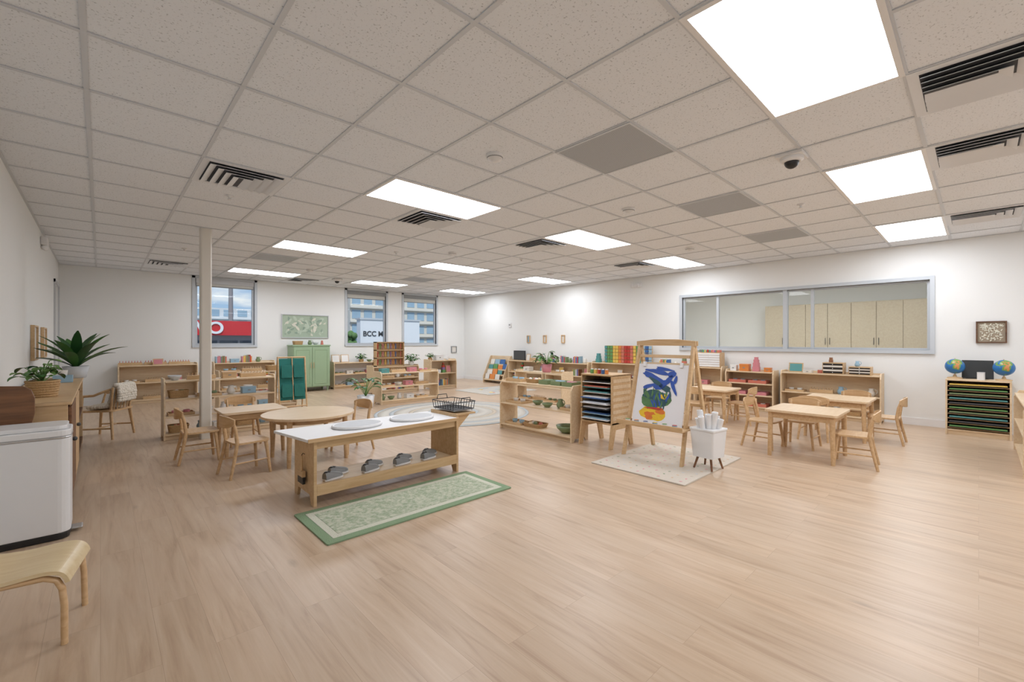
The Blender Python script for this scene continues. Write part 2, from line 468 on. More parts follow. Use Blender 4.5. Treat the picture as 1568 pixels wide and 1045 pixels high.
for p in ((.885, 4.81), (5.09, 1.215), (5.1, 5.2), (.9, 8.0), (6.0, 8.0), (3.3, 6.1)): sprinkler(*p)
for (x, y) in ((3.68, .935), (3.77, 9.6)):
    b = MB(); b.box(-.085, .085, -.085, .085, -.022, 0, WHITEP)
    b.lathe([(.075, -.022), (.075, -.042), (.058, -.052)], WHITEP, n=24)
    b.ball((0, 0, -.05), .048, BLACK); b.obj("dome_security_camera", (x, y, H - .007), bev=.002)
b = MB(); b.box(0, .06, -.12, .12, -.05, .05, WHITEP); b.ball((.03, -.05, -.07), .03, WHITEP); b.ball((.03, .05, -.07), .03, WHITEP)
b.obj("emergency_light", (XL + .001, 8.0, 2.42), bev=.01)
b = MB(); b.box(-.05, 0, -.13, .13, -.04, .04, WHITEP); b.ball((-.05, -.07, 0), .035, WHITEP); b.ball((-.05, .07, 0), .035, WHITEP)
b.obj("emergency_light", (XR - .001, 5.0, 2.36), bev=.008)
b = MB(); b.box(-.02, 0, -.05, .05, -.06, .06, WHITEP); b.box(-.023, -.019, -.03, .03, -.01, .03, GREY); b.obj("thermostat", (XR - .001, 8.97, 1.62), bev=.004)
b = MB(); b.prism(rrect(.115, .115, .02), 0.0, H, mat("column_paint", (224, 220, 211), .45, var=.01)); b.obj("support_column", (.93, 6.43, 0))

# ------------------------------------------------------------------ furniture helpers
class Spot:
    def __init__(s, x, y, rz, w, d, lv): s.x, s.y, s.rz, s.w, s.d, s.lv = x, y, rz, w, d, lv
    def at(s, lx, ly, lev):
        z = s.lv[lev] if isinstance(lev, int) else lev
        c, n = math.cos(s.rz), math.sin(s.rz)
        return (s.x + c * lx - n * ly, s.y + n * lx + c * ly, z + .001)

def shelf(cx, cy, rz, w, d, h, n=2, back=True, name="low_shelf", wd=None, backm=None, div=0, lip=.03):
    wd = wd or BIRCH
    b = MB(); t = .018
    for sx in (-1, 1):
        x0 = sx * (w / 2) - (t if sx > 0 else 0)
        poly = [(-d/2, 0), (-d/2, h - .04), (-d/2 + .04, h + lip), (d/2, h + lip), (d/2, 0), (d/2 - .05, 0), (d/2 - .07, .035), (-d/2 + .07, .035), (-d/2 + .05, 0)]
        b.prism(poly, x0, x0 + t, wd, 'x')
    zs = [.07 + (h - .07) * i / n for i in range(n + 1)]
    for z in zs: b.box(-w/2 + t, w/2 - t, -d/2 + .005, d/2 - .008, z - t, z, wd)
    for i in range(div):
        x = -w/2 + w * (i + 1) / (div + 1)
        b.box(x - t/2, x + t/2, -d/2 + .01, d/2 - .01, zs[0], zs[-1] - t, wd)
    b.box(-w/2 + t, w/2 - t, -d/2 + .03, -d/2 + .045, .0, zs[0] - t, wd)
    if back: b.box(-w/2 + t, w/2 - t, d/2 - .008, d/2 - .001, zs[0] - t, h + lip - .005, backm or wd)
    b.obj(name, (cx, cy, 0), rz, bev=.003)
    return Spot(cx, cy, rz, w, d, zs)

def i_tray(p, rz, w=.26, d=.18, h=.03, m=None):
    m = m or BIRCHD; b = MB(); t = .008
    b.box(-w/2, w/2, -d/2, d/2, 0, t, m)
    for (a, c, e, f) in ((-w/2, w/2, -d/2, -d/2 + t), (-w/2, w/2, d/2 - t, d/2), (-w/2, -w/2 + t, -d/2 + t, d/2 - t), (w/2 - t, w/2, -d/2 + t, d/2 - t)):
        b.box(a, c, e, f, t, h, m)
    mm = random.choice([OFFW, P['sage'], P['lblue'], OFFW, P['pink']])
    b.lathe([(.022, t), (.034, t + .02), (.036, t + .045), (.032, t + .045), (.02, t + .012), (.001, t + .012)], mm, (-w*.22, 0, 0), 14)
    b.lathe([(.022, t), (.034, t + .02), (.036, t + .045), (.032, t + .045), (.02, t + .012), (.001, t + .012)], mm, (w*.22, 0, 0), 14)
    b.obj("wooden_tray", p, rz)
def i_bowl(p, rz, r=.07, h=.06, m=None):
    b = MB(); m = m or random.choice([OFFW, P['sage'], LGREY])
    b.lathe([(r*.45, 0), (r*.5, .006), (r*.9, h*.6), (r, h), (r*.95, h), (r*.82, h*.6), (r*.4, .012), (.001, .01)], m, n=24)
    b.obj("ceramic_bowl", p, rz)
def i_basket(p, rz, w=.2, d=.15, h=.09, m=None):
    b = MB(); m = m or WICKER
    n = 6
    o = rrect(w, d, .03, 4)
    for i in range(n):
        k = .86 + .14 * i / n; z = h * i / n
        b.tube([(x * k, y * k, z + h/(2*n)) for x, y in o], h/(1.7*n), m, 6, closed=True)
    b.prism([(x * .85, y * .85) for x, y in o], .0, .01, m)
    for i in range(5):
        b.ball((random.uniform(-w*.3, w*.3), random.uniform(-d*.25, d*.25), h * .72), .028, random.choice([OFFW, BIRCH, P['sage'], P['coral']]), 10, 6)
    b.obj("wicker_basket", p, rz)
def i_cyl(p, rz, w=.3, m=None):
    b = MB(); b.box(-w/2, w/2, -.035, .035, 0, .05, BIRCHD)
    for i in range(8):
        x = -w/2 + w * (i + .5) / 8; r = .007 + .0012 * i
        b.cyl((x, 0, .05), (x, 0, .058), r, r, m or BIRCH, 10); b.cyl((x, 0, .058), (x, 0, .066), .003, .003, m or BIRCHD, 6); b.ball((x, 0, .074), .008, m or BIRCHD, 8, 6)
    b.obj("knobbed_cylinder_block", p, rz, bev=.002)
def i_box(p, rz, w=.16, d=.12, h=.08, m=None):
    b = MB(); m = m or random.choice([WHITEP, BIRCHD, P['lblue'], P['pink'], P['teal'], OFFW])
    b.prism(rrect(w, d, .008), 0, h * .75, m); b.prism(rrect(w + .006, d + .006, .01), h * .75, h, m)
    b.box(-.015, .015, -d/2 - .006, -d/2, h * .4, h * .55, GREY)
    b.obj("storage_box", p, rz)
def i_books(p, rz, w=.2, h=.16, m=None):
    b = MB(); x = -w/2
    while x < w/2 - .02:
        t = random.uniform(.012, .03); hh = h * random.uniform(.8, 1)
        mm = random.choice(list(P.values()) + [OFFW])
        b.box(x, x + t - .001, -.06, .06, 0, hh, mm); b.box(x + .002, x + t - .003, -.058, .062, .003, hh - .004 + .006, WHITE); x += t
    b.obj("row_of_books", p, rz)
def i_stack(p, rz, m=None, s=.09, n=5, name="stacking_blocks"):
    b = MB(); z = 0
    for i in range(n):
        a = s * (1 - i * .16) / 2
        mm = m or random.choice(list(P.values()))
        b.M = Matrix.Rotation(random.uniform(-.15, .15), 4, 'Z')
        b.box(-a, a, -a, a, z, z + 2 * a * .8, mm); z += 2 * a * .8
    b.obj(name, p, rz, bev=.002)
def i_jug(p, rz, s=1, m=None):
    b = MB(); m = m or random.choice([OFFW, P['sage'], P['lblue'], WHITEP])
    b.lathe([(.03*s, 0), (.045*s, .02*s), (.047*s, .05*s), (.028*s, .085*s), (.034*s, .11*s), (.03*s, .11*s), (.022*s, .085*s), (.04*s, .05*s), (.001, .012)], m, n=18)
    b.tube([(.03*s, 0, .1*s), (.06*s, 0, .095*s), (.07*s, 0, .07*s), (.06*s, 0, .045*s), (.045*s, 0, .035*s)], .005*s, m, 6)
    b.obj("small_jug", p, rz)
def i_frame(p, rz, w=.14, h=.18, m=None, name="picture_stand"):
    b = MB(); b.M = Matrix.Rotation(-.2, 4, 'X')
    b.box(-w/2, w/2, 0, .012, 0, h, BIRCHD); b.box(-w/2 + .015, w/2 - .015, -.003, 0, .015, h - .015, m or random.choice([OFFW, P['lblue'], P['pink'], P['yellow']]))
    b.M = Matrix(); b.box(-.01, .01, .01, .07, 0, .008, BIRCHD); b.box(-.01, .01, .062, .07, 0, h * .6, BIRCHD)
    b.obj(name, p, rz)
def i_rings(p, rz, m=None):
    b = MB(); b.cyl((0, 0, 0), (0, 0, .012), .05, .05, BIRCHD, 20); b.cyl((0, 0, .012), (0, 0, .15), .006, .006, BIRCHD, 8)
    for i, k in enumerate(('red', 'orange', 'yellow', 'green', 'blue')):
        r = .04 - i * .005; b.tube([(r*.7*math.cos(a*PI/8), r*.7*math.sin(a*PI/8), .025 + i * .022) for a in range(16)], .011, P[k], 6, closed=True)
    b.obj("ring_stacker", p, rz)
ITEMS = [i_tray, i_tray, i_bowl, i_basket, i_cyl, i_box, i_books, i_stack, i_jug, i_frame, i_rings]
WID = {i_tray: .28, i_bowl: .16, i_basket: .23, i_cyl: .32, i_box: .19, i_books: .22, i_stack: .12, i_jug: .13, i_frame: .16, i_rings: .12}
HT = {i_tray: .06, i_bowl: .07, i_basket: .11, i_cyl: .09, i_box: .09, i_books: .17, i_stack: .26, i_jug: .12, i_frame: .19, i_rings: .16}
def fill(sp, lev, gap=.03, items=None, x0=None, x1=None, maxh=None, ly=0):
    its = items or ITEMS
    x = (-sp.w/2 + .04) if x0 is None else x0
    xe = (sp.w/2 - .04) if x1 is None else x1
    if maxh is None:
        maxh = 9 if lev == len(sp.lv) - 1 else sp.lv[lev + 1] - sp.lv[lev] - .03
    c = [i for i in its if HT[i] < maxh]; k = 0; last = None
    while c and k < 30:
        it = random.choice(c); k += 1
        if it is last and len(c) > 1: continue
        w = WID[it]
        if x + w > xe:
            if min(WID[i] for i in c) + x > xe: break
            continue
        it(sp.at(x + w/2, ly, lev), sp.rz); x += w + gap * random.uniform(.6, 1.8); last = it

def plant(name, p, kind, s=1.0, pot='ceramic', potm=None, pr=.09, ph=.14, xmin=None):
    b = MB(); potm = potm or OFFW
    if pot == 'ceramic':
        b.lathe([(pr*.72, 0), (pr*.8, .01), (pr, ph), (pr*.92, ph), (pr*.85, ph*.85), (.001, ph*.85)], potm, n=24)
    else:
        for i in range(7):
            k = pr * (.85 + .15 * i / 6)
            b.tube([(k*math.cos(a*PI/10), k*math.sin(a*PI/10), ph*(i+.5)/7) for a in range(20)], ph/12, potm, 6, closed=True)
        b.cyl((0, 0, 0), (0, 0, ph * .85), pr * .8, pr * .9, potm, 20)
    b.cyl((0, 0, ph * .8), (0, 0, ph * .88), pr * .84, pr * .84, SOIL, 18)
    z = ph * .88
    if kind == 'sword':
        for i in range(18):
            a = i * 2.4; e = 1.40 - (i / 18) * .85
            b.leaf((0.01*math.cos(a), .01*math.sin(a), z), a, s * random.uniform(.34, .46), s * .085, e, .7, random.choice([LEAF, LEAFD, LEAF]), 7)
    elif kind == 'bushy':
        for i in range(38):
            a = random.uniform(0, 2*PI); e = random.uniform(.35, 1.4); l = s * random.uniform(.1, .26)
            q = Vector((math.cos(a)*math.cos(e)*l, math.sin(a)*math.cos(e)*l, z + math.sin(e)*l))
            b.tube([(0, 0, z), (q.x*.5, q.y*.5, z + (q.z - z)*.7), tuple(q)], .003, LEAF2, 5)
            b.leaf(tuple(q), a + random.uniform(-.6, .6), s * random.uniform(.09, .13), s * .075, random.uniform(-.2, .5), 1.0, random.choice([LEAF, LEAF2, LEAFD]), 5)
    else:
        for i in range(16):
            a = i * 2.4; l = s * random.uniform(.16, .42); e = random.uniform(.8, 1.4)
            q = Vector((math.cos(a)*math.cos(e)*l, math.sin(a)*math.cos(e)*l, z + math.sin(e)*l))
            b.tube([(0, 0, z), (q.x*.4, q.y*.4, z + (q.z - z)*.6), tuple(q)], .004, LEAF2, 5)
            b.leaf(tuple(q), a, s * random.uniform(.16, .22), s * .1, .4, 1.2, random.choice([LEAF, LEAF2, LEAFD]), 6)
    if xmin is not None:
        for v in b.v:
            if v.x < xmin: v.x = xmin + (v.x - xmin) * .05
    return b.obj(name, p)

def chair(x, y, rz, sh=.30):
    b = MB(); w = .30; d = .29
    o = rrect(w, d, .06, 5)
    b.prism(o, sh - .018, sh, CHAIRW)
    legs = [(-.115, .11), (.115, .11)]
    for (lx, ly) in legs:
        b.tube([(lx * 1.28, ly * 1.25, 0), (lx * 1.12, ly * 1.1, sh * .6), (lx, ly, sh - .015)], [.012, .014, .016], CHAIRW, 10)
    for sx in (-1, 1):
        b.tube([(sx * .15, -.185, 0), (sx * .135, -.145, sh * .6), (sx * .128, -.125, sh), (sx * .13, -.14, sh + .12), (sx * .135, -.165, sh + .20)], [.012, .014, .016, .014, .012], CHAIRW, 10)
    pts_o = []; pts_i = []
    for i in range(11):
        t = -1 + 2 * i / 10; xx = t * .158; yy = -.175 - .045 * (1 - t * t) + .02
        pts_o.append((xx, yy - .006)); pts_i.append((xx, yy + .006))
    z0, z1 = sh + .13, sh + .235
    v = []; m = 11
    for i in range(m):
        t = -1 + 2 * i / 10; dz = .028 * abs(t) ** 3
        for (pp) in (pts_o[i], pts_i[i]):
            v.append((pp[0], pp[1], z0 + dz)); v.append((pp[0], pp[1], z1 - dz))
    f = []
    for i in range(m - 1):
        a = i * 4; c = a + 4
        f += [(a, c, c + 1, a + 1), (a + 2, a + 3, c + 3, c + 2), (a + 1, c + 1, c + 3, a + 3), (a, a + 2, c + 2, c)]
    f += [(0, 1, 3, 2), (m*4 - 4, m*4 - 2, m*4 - 1, m*4 - 3)]
    b.add(v, f, CHAIRW, False)
    for sx in (-1, 1): b.cyl((sx * .135, .125, sh * .42), (sx * .14, -.155, sh * .42), .008, .008, CHAIRW, 8)
    b.obj("child_chair", (x, y, 0), rz, bev=.002)

def table(cx, cy, w, d, h=.48, round_=False, name="child_table"):
    b = MB(); t = .024
    if round_:
        b.prism([(w/2*math.cos(a*PI/24), w/2*math.sin(a*PI/24)) for a in range(48)], h - t, h, TABLEW); q = w * .3; r = q
        b.lathe([(q*1.25, h - .075), (q*1.25, h - t), (q*1.2, h - t), (q*1.2, h - .075), (q*1.25, h - .075)], CHAIRW, n=32)
    else:
        b.prism(rrect(w, d, .035), h - t, h, TABLEW); q = w/2 - .05; r = d/2 - .05
        b.box(-q, q, -r - .01, -r + .01, h - .085, h - t, CHAIRW); b.box(-q, q, r - .01, r + .01, h - .085, h - t, CHAIRW)
        b.box(-q - .01, -q + .01, -r, r, h - .085, h - t, CHAIRW); b.box(q - .01, q + .01, -r, r, h - .085, h - t, CHAIRW)
    for sx in (-1, 1):
        for sy in (-1, 1):
            b.cyl((sx * q * 1.04, sy * r * 1.04, 0), (sx * q, sy * r, h - t), .018, .025, CHAIRW, 14)
    b.obj(name, (cx, cy, 0), 0, bev=.003)

# ------------------------------------------------------------------ back wall row
R = -PI / 2
A = shelf(.83, 10.90, 0, 1.2, .32, .72, 2)
for l in (0, 1): fill(A, l, gap=.06, items=[i_tray, i_cyl, i_box, i_basket])
for i in range(3): i_cyl(A.at(-.42 + i * .37, .05, 2), 0, .34, P['coral'] if i != 1 else P['red'])
i_frame(A.at(-.02, -.08, 2), 0, .16, .12, P['pink'])
Bs = shelf(2.27, 10.90, 0, 1.15, .32, .72, 2)
for l in (0, 1): fill(Bs, l)
fill(Bs, 2, items=[i_box, i_books, i_jug, i_tray])
# sage armoire
b = MB(); w, d, h = .82, .42, 1.09
b.box(-w/2, w/2, -d/2, d/2, .10, h - .03, SAGE); b.box(-w/2 - .015, w/2 + .015, -d/2 - .015, d/2, h - .03, h, SAGE)
for sx in (-1, 1):
    for sy in (-1, 1): b.cyl((sx*(w/2 - .04), sy*(d/2 - .04), 0), (sx*(w/2 - .04), sy*(d/2 - .04), .1), .014, .022, SAGE, 10)
    a0 = 0.004 if sx > 0 else -w/2 + .01; a1 = w/2 - .01 if sx > 0 else -.004
    b.box(a0, a1, -d/2 - .018, -d/2, .12, h - .05, SAGE)
    for (p0, p1, q0, q1) in ((a0 + .05, a1 - .05, .18, .19), (a0 + .05, a1 - .05, h - .12, h - .11), (a0 + .05, a0 + .06, .19, h - .12), (a1 - .06, a1 - .05, .19, h - .12)):
        b.box(p0, p1, -d/2 - .024, -d/2 - .018, q0, q1, SAGE)
    b.cyl((sx * .03, -d/2 - .04, .55), (sx * .03, -d/2 - .04, .68), .006, .006, BIRCHD, 8)
    for z in (.56, .67): b.cyl((sx * .03, -d/2 - .04, z), (sx * .03, -d/2 - .018, z), .005, .005, BIRCHD, 6)
b.obj("green_armoire", (3.6, 10.86, 0), 0, bev=.003)
AR = Spot(3.6, 10.86, 0, .8, .4, [1.09])
for (f, x) in ((i_basket, -.25), (i_jug, 0.02), (i_bowl, .15), (i_stack, .3)):
    if f is i_stack: i_stack(AR.at(x, 0, 0), 0, P['coral'], .05, 3)
    else: f(AR.at(x, 0, 0), 0)
C = shelf(4.72, 10.9, 0, 1.15, .32, .64, 2, backm=WHITE)
fill(C, 0, items=[i_box, i_tray, i_books]); fill(C, 1, items=[i_box, i_tray, i_frame])
for x in (-.45, -.22): i_frame(C.at(x, .04, 2), 0, .2, .2, WHITE)
plant("potted_plant", C.at(.18, 0, 2), 'bushy', .6, 'basket', WICKER, .06, .07); i_bowl(C.at(.4, 0, 2), 0)

def wall_art(name, x, y, z, w, h, face, inner, frm, blobs=(), t=.018):
    rz = {'y-': 0, 'x-': -PI/2, 'x+': PI/2}[face]
    b = MB()
    b.box(-w/2, w/2, -.03, 0, -h/2, -h/2 + t, frm); b.box(-w/2, w/2, -.03, 0, h/2 - t, h/2, frm)
    b.box(-w/2, -w/2 + t, -.03, 0, -h/2 + t, h/2 - t, frm); b.box(w/2 - t, w/2, -.03, 0, -h/2 + t, h/2 - t, frm)
    b.box(-w/2 + t, w/2 - t, -.012, 0, -h/2 + t, h/2 - t, inner)
    for i, (bx, bz, r, ang, mt) in enumerate(blobs):
        b.M = Matrix.Translation((bx, -.0125 - .0001 * i, bz)) @ Matrix.Rotation(ang, 4, 'Y')
        poly = [(r * math.cos(a*PI/8), r * .42 * math.sin(a*PI/8) * (1 if math.cos(a*PI/8) < .5 else .6)) for a in range(16)]
        v = [(p[0], 0, p[1]) for p in poly]
        b.add(v, [tuple(range(16))], mt)
    b.M = Matrix()
    b.obj(name, (x, y, z), rz)
BLM = [mat("art_sage", (172, 188, 168), .8), mat("art_sage_dark", (146, 166, 150), .8), mat("art_cream", (220, 218, 202), .8), mat("art_mint", (190, 204, 186), .8)]
bl = [(random.uniform(-.44, .44), random.uniform(-.2, .2), random.uniform(.04, .09), random.uniform(0, 3), random.choice(BLM)) for _ in range(80)]
wall_art("leaf_painting", 3.6, YB - .002, 1.53, 1.08, .56, 'y-', BLM[0], LGREY, bl)
wall_art("small_framed_picture", 7.95, YB - .002, .92, .2, .2, 'y-', OFFW, GREY)
bl = [(random.uniform(-.1, .1), random.uniform(-.11, .11), random.uniform(.008, .016), random.uniform(0, 3), BLM[2]) for _ in range(110)]
wall_art("patterned_wall_art", XR - .002, -.11, 1.295, .27, .28, 'x-', mat("art_brown", (164, 150, 130), .8), DARKW, bl, .014)
for yy in (8.23, 7.64, 7.03):
    wall_art("small_framed_picture", XR - .002, yy, 1.23, .11, .2, 'x-', P['lblue'] if yy > 8 else OFFW, BIRCHD)
for yy in (7.05, 8.12): wall_art("framed_picture", XL + .002, yy, 1.16, .42, .38, 'x+', OFFW, BIRCHD)

# ------------------------------------------------------------------ left mid shelf
F = shelf(1.14, 6.71, 0, 1.2, .32, .70, 3, back=False)
for l in (0, 1, 2): fill(F, l, items=[i_tray, i_bowl, i_box, i_basket, i_jug])
fill(F, 3, items=[i_tray, i_box, i_bowl, i_cyl])
F2 = shelf(2.0, 8.6, 0, 1.2, .32, .66, 2, back=False)
for l in (0, 1, 2): fill(F2, l, items=[i_tray, i_box, i_bowl, i_basket, i_cyl])
# teal fabric pocket stand
b = MB()
for x in (-.2, .2):
    b.cyl((x, -.12, 0), (x, 0, .93), .012, .012, CHAIRW, 8); b.cyl((x, .14, 0), (x, 0.01, .93), .012, .012, CHAIRW, 8)
b.cyl((-.2, 0, .92), (.2, 0, .92), .012, .012, CHAIRW, 8); b.cyl((-.2, -.1, .15), (.2, -.1, .15), .01, .01, CHAIRW, 8)
b.add([(-.185, -.085, .25), (.185, -.085, .25), (.185, -.005, .9), (-.185, -.005, .9), (-.185, -.078, .25), (.185, -.078, .25), (.185, .002, .9), (-.185, .002, .9)],
      [(0,1,2,3),(7,6,5,4),(0,4,5,1),(3,2,6,7),(0,3,7,4),(1,5,6,2)], TEAL)
for k in range(2):
    z = .3 + k * .3
    for x in (-.17, .01):
        b.M = Matrix.Translation((0, -.12 + z * .11, 0)); b.prism(rrect(.155, .2, .02, 3, x + .08, z + .1), -.025, -.002, TEAL, 'y'); b.M = Matrix()
b.cyl((0, -.1, .25), (0, -.02, .92), .008, .008, CHAIRW, 6)
b.obj("teal_dressing_frame_stand", (2.22, 7.5, 0))

# tables & chairs left
table(1.54, 4.64, .86, .86, .46, True, "round_child_table")
table(1.18, 5.36, .6, .5, .46)
chair(.96, 4.50, -PI/2 + .15); chair(.72, 5.30, -PI/2); chair(1.97, 4.64, PI/2 + .2); chair(1.2, 5.80, PI)

# ------------------------------------------------------------------ centre shelves
G = shelf(4.38, 7.66, 0, 1.25, .32, .58, 2, back=False)
fill(G, 0, items=[i_tray, i_box, i_bowl, i_jug]); fill(G, 1, items=[i_tray, i_cyl, i_box, i_bowl])
fill(G, 2, items=[i_tray, i_box, i_cyl, i_bowl])
G2 = shelf(4.95, 9.28, 0, 1.15, .34, .60, 2); fill(G2, 0); fill(G2, 1)
b = MB(); w, h = .7, .56
b.box(-w/2, w/2, .06, .07, 0, h, BIRCHD)
for x in (-w/2, w/2 - .02): b.box(x, x + .02, -.07, .07, 0, h, BIRCHD)
for z in (0, .18, .36, h - .02): b.box(-w/2, w/2, -.07, .07, z, z + .02, BIRCHD)
cols = ['red', 'green', 'pink', 'yellow', 'lblue', 'purple', 'orange', 'blue', 'brown', 'coral']
for r in range(3):
    for i in range(10):
        x = -w/2 + .05 + i * .064
        for k in range(5): b.ball((x, -.03, .05 + r * .18 + k * .024), .014, P[cols[i]], 8, 6)
        b.cyl((x, -.03, .03 + r * .18), (x, -.03, .18 + r * .18), .002, .002, SILVER, 4)
b.obj("bead_cabinet", G2.at(-.10, 0.02, 2), 0)
plant("potted_plant", G2.at(.46, 0, 2), 'bushy', .8, 'ceramic', OFFW, .07, .1)
plant("large_potted_plant", (3.42, 7.42, 0), 'broad', .95, 'ceramic', WHITEP, .15, .22)
E = shelf(6.22, 9.25, 0, .76, .34, .70, 2); fill(E, 0); fill(E, 1)
i_box(E.at(-.06, 0, 2), 0, .22, .16, .14, WHITE); plant("potted_plant", E.at(-.3, 0, 2), 'bushy', .45, 'basket', WICKER, .05, .07); i_jug(E.at(.2, 0, 2), 0)

# round rug with arcs
b = MB()
RUGC = mat("rug_cream", (200, 195, 185), .95, var=.08, scale=120, bump=.5); RUGB = mat("rug_blue_grey", (180, 186, 188), .95, var=.08, scale=120, bump=.5)
RUGT = mat("rug_tan", (196, 184, 166), .95, var=.08, scale=120)
prev = 0
for i, (r, mt) in enumerate(((.35, RUGC), (.42, RUGB), (.65, RUGC), (.72, RUGT), (.95, RUGC), (1.02, RUGB), (1.2, RUGC), (1.25, RUGB))):
    b.lathe([(max(prev, .0001), 0.0), (max(prev, .0001), .009), (r, .009), (r, 0.0)], mt, n=64); prev = r
b.obj("round_rug", (4.25, 5.95, .001))
b = MB(); b.prism(rrect(1.5, 1.3, .05), 0, .008, RUGC)
for i in range(18):
    b.M = Matrix.Translation((random.uniform(-.65, .65), random.uniform(-.55, .55), .008 + i * .0001)) @ Matrix.Rotation(random.uniform(0, 3), 4, 'Z')
    b.prism([(.09 * math.cos(a*PI/6), .05 * math.sin(a*PI/6)) for a in range(12)], 0, .001, random.choice([P['lblue'], P['coral'], P['yellow'], RUGB]))
b.M = Matrix(); b.obj("play_rug", (6.9, 7.9, .001))

# ------------------------------------------------------------------ shelf H (facing -x)
Hs = shelf(4.11, 3.83, R, 1.24, .32, .64, 2, back=False, lip=.02)
i_bowl(Hs.at(.42, 0, 0), R, .13, .09, P['sage']); i_basket(Hs.at(-.1, 0, 0), R, .3, .2, .05); i_tray(Hs.at(-.42, 0, 0), R, .3, .22, .03)
i_tray(Hs.at(-.4, 0, 1), R, .3, .22, .03); i_bowl(Hs.at(0.15, -.05, 1), R, .07, .05, P['sage']); i_jug(Hs.at(.32, 0, 1), R, 1, P['sage']); i_bowl(Hs.at(-.08, .02, 1), R, .07, .05, P['sage'])
i_tray(Hs.at(.48, 0, 1), R, .17, .2, .03)
i_tray(Hs.at(-.42, 0, 2), R, .28, .2, .04); i_basket(Hs.at(-.12, 0, 2), R, .2, .16, .05)
for x in (.12, .32, .50): i_tray(Hs.at(x, 0, 2), R, .15, .2, .05, P['sage'])
Q = shelf(6.05, 5.6, R, 1.2, .32, .60, 2, back=False)
for l in (0, 1): fill(Q, l, items=[i_tray, i_box, i_bowl, i_cyl])
plant("potted_plant", Q.at(.1, 0, 2), 'bushy', 1.0, 'ceramic', P['pink'], .1, .15)
i_box(Q.at(-.38, 0, 2), R); i_tray(Q.at(.42, 0, 2), R)

# drying rack of papers
b = MB(); w, d = .42, .38
z0, z1 = .28, .80
for sx in (-1, 1):
    x0 = sx * w/2 - (.016 if sx > 0 else 0)
    b.prism([(-d/2 - .05, 0), (-d/2 + .0, .28), (-d/2, z1), (d/2, z1), (d/2, .28), (d/2 + .05, 0), (d/2 - .02, 0), (d/2 - .08, .2), (-d/2 + .08, .2), (-d/2 + .02, 0)], x0, x0 + .016, BIRCHD, 'x')
    for k in range(7): b.box(x0 + (.016 if sx > 0 else -.004), x0 + (.020 if sx > 0 else 0), -d/2 + .02, d/2 - .02, .31 + k * .068, .35 + k * .068, BIRCH)
b.box(-w/2, w/2, -d/2, d/2, z0 - .02, z0, BIRCHD); b.box(-w/2, w/2, -d/2, d/2, z1 - .01, z1 + .008, BIRCHD)
b.box(-w/2 + .016, w/2 - .016, d/2 - .01, d/2, z0, z1, BIRCHD)
pc = [WHITE, P['lblue'], BLACK, WHITE, P['blue'], LGREY, P['teal'], WHITE, OFFW, P['coral']]
for i in range(8):
    z = z0 + .058 * i + .02
    b.box(-w/2 + .016, w/2 - .016, -d/2 + .01, d/2 - .02, z, z + .005, BIRCH if i % 2 else DGREY)
    k = random.uniform(0, .06)
    b.box(-w/2 + .03, w/2 - .03, -d/2 - k, d/2 - .04, z + .006, z + .014, pc[i % 10])
    b.box(-w/2 + .05, w/2 - .06, -d/2 - k*.5, d/2 - .04, z + .015, z + .027, pc[(i * 3 + 1) % 10])
b.obj("paper_drying_rack", (4.23, 2.93, 0), R, bev=.002)
DR = Spot(4.23, 2.93, R, .4, .36, [.808])
b = MB()
for i, c in enumerate(('green', 'yellow', 'red', 'blue', 'orange')):
    b.cyl((-.12 + i * .05, 0, .0), (-.12 + i * .05, 0, .045), .02, .02, P[c], 12); b.cyl((-.12 + i * .05, 0, .045), (-.12 + i * .05, 0, .055), .015, .015, WHITE, 12)
b.obj("paint_pots", DR.at(0, -.1, 0), R)

# easel
b = MB(); hw = .29; zt = 1.16; lean = .30
for sx in (-1, 1):
    for (dy, sg) in ((-lean, 1), (lean, -1)):
        p0 = Vector((sx * (hw + .02), dy, 0)); p1 = Vector((sx * hw, 0, zt))
        t = .018
        v = []
        for p in (p0, p1):
            v += [p + Vector((-t*.7, -t*1.3, 0)), p + Vector((t*.7, -t*1.3, 0)), p + Vector((t*.7, t*1.3, 0)), p + Vector((-t*.7, t*1.3, 0))]
        b.add(v, [(0,3,2,1),(4,5,6,7),(0,1,5,4),(1,2,6,5),(2,3,7,6),(3,0,4,7)], BIRCHD)
for (a, c) in ((-.03, -.012), (.012, .03)):
    b.prism([(-hw - .03, 1.12), (-hw - .03, 1.165), (-.12, 1.185), (.12, 1.185), (hw + .03, 1.165), (hw + .03, 1.12)], a, c, BIRCHD, 'y')
slope = lean / zt
b.M = Matrix.Translation((0, -lean, 0)) @ Matrix.Rotation(-math.atan(slope), 4, 'X')
b.box(-hw + .03, hw - .03, .005, .015, .36, .98, mat("easel_board", (214, 190, 156), .6))
b.box(-hw, hw, -.012, .012, .30, .345, BIRCHD)
b.box(-hw + .02, hw - .02, -.008, .008, 1.03, 1.06, BIRCHD)
b.box(-.27, .27, .000, .004, .345, .96, mat("paper_white", (238, 238, 242), .7, var=.01))
def blob(cx, cz, rx, rz_, mt, lay, wob=.25, n=22, ang=0):
    ph = random.uniform(0, 6); pts = []
    for i in range(n):
        a = 2 * PI * i / n; k = 1 + wob * math.sin(3 * a + ph) * .6 + wob * random.uniform(-.5, .5)
        x = rx * k * math.cos(a); z = rz_ * k * math.sin(a)
        pts.append((cx + x * math.cos(ang) - z * math.sin(ang), cz + x * math.sin(ang) + z * math.cos(ang)))
    b.add([(p[0], -.0003 * lay - .0004, p[1]) for p in pts], [tuple(range(n))], mt)
PY = mat("paint_yellow", (236, 196, 48), .5, var=.2); PB = mat("paint_blue", (46, 84, 172), .5, var=.25); PG = mat("paint_green", (84, 126, 78), .5, var=.4)
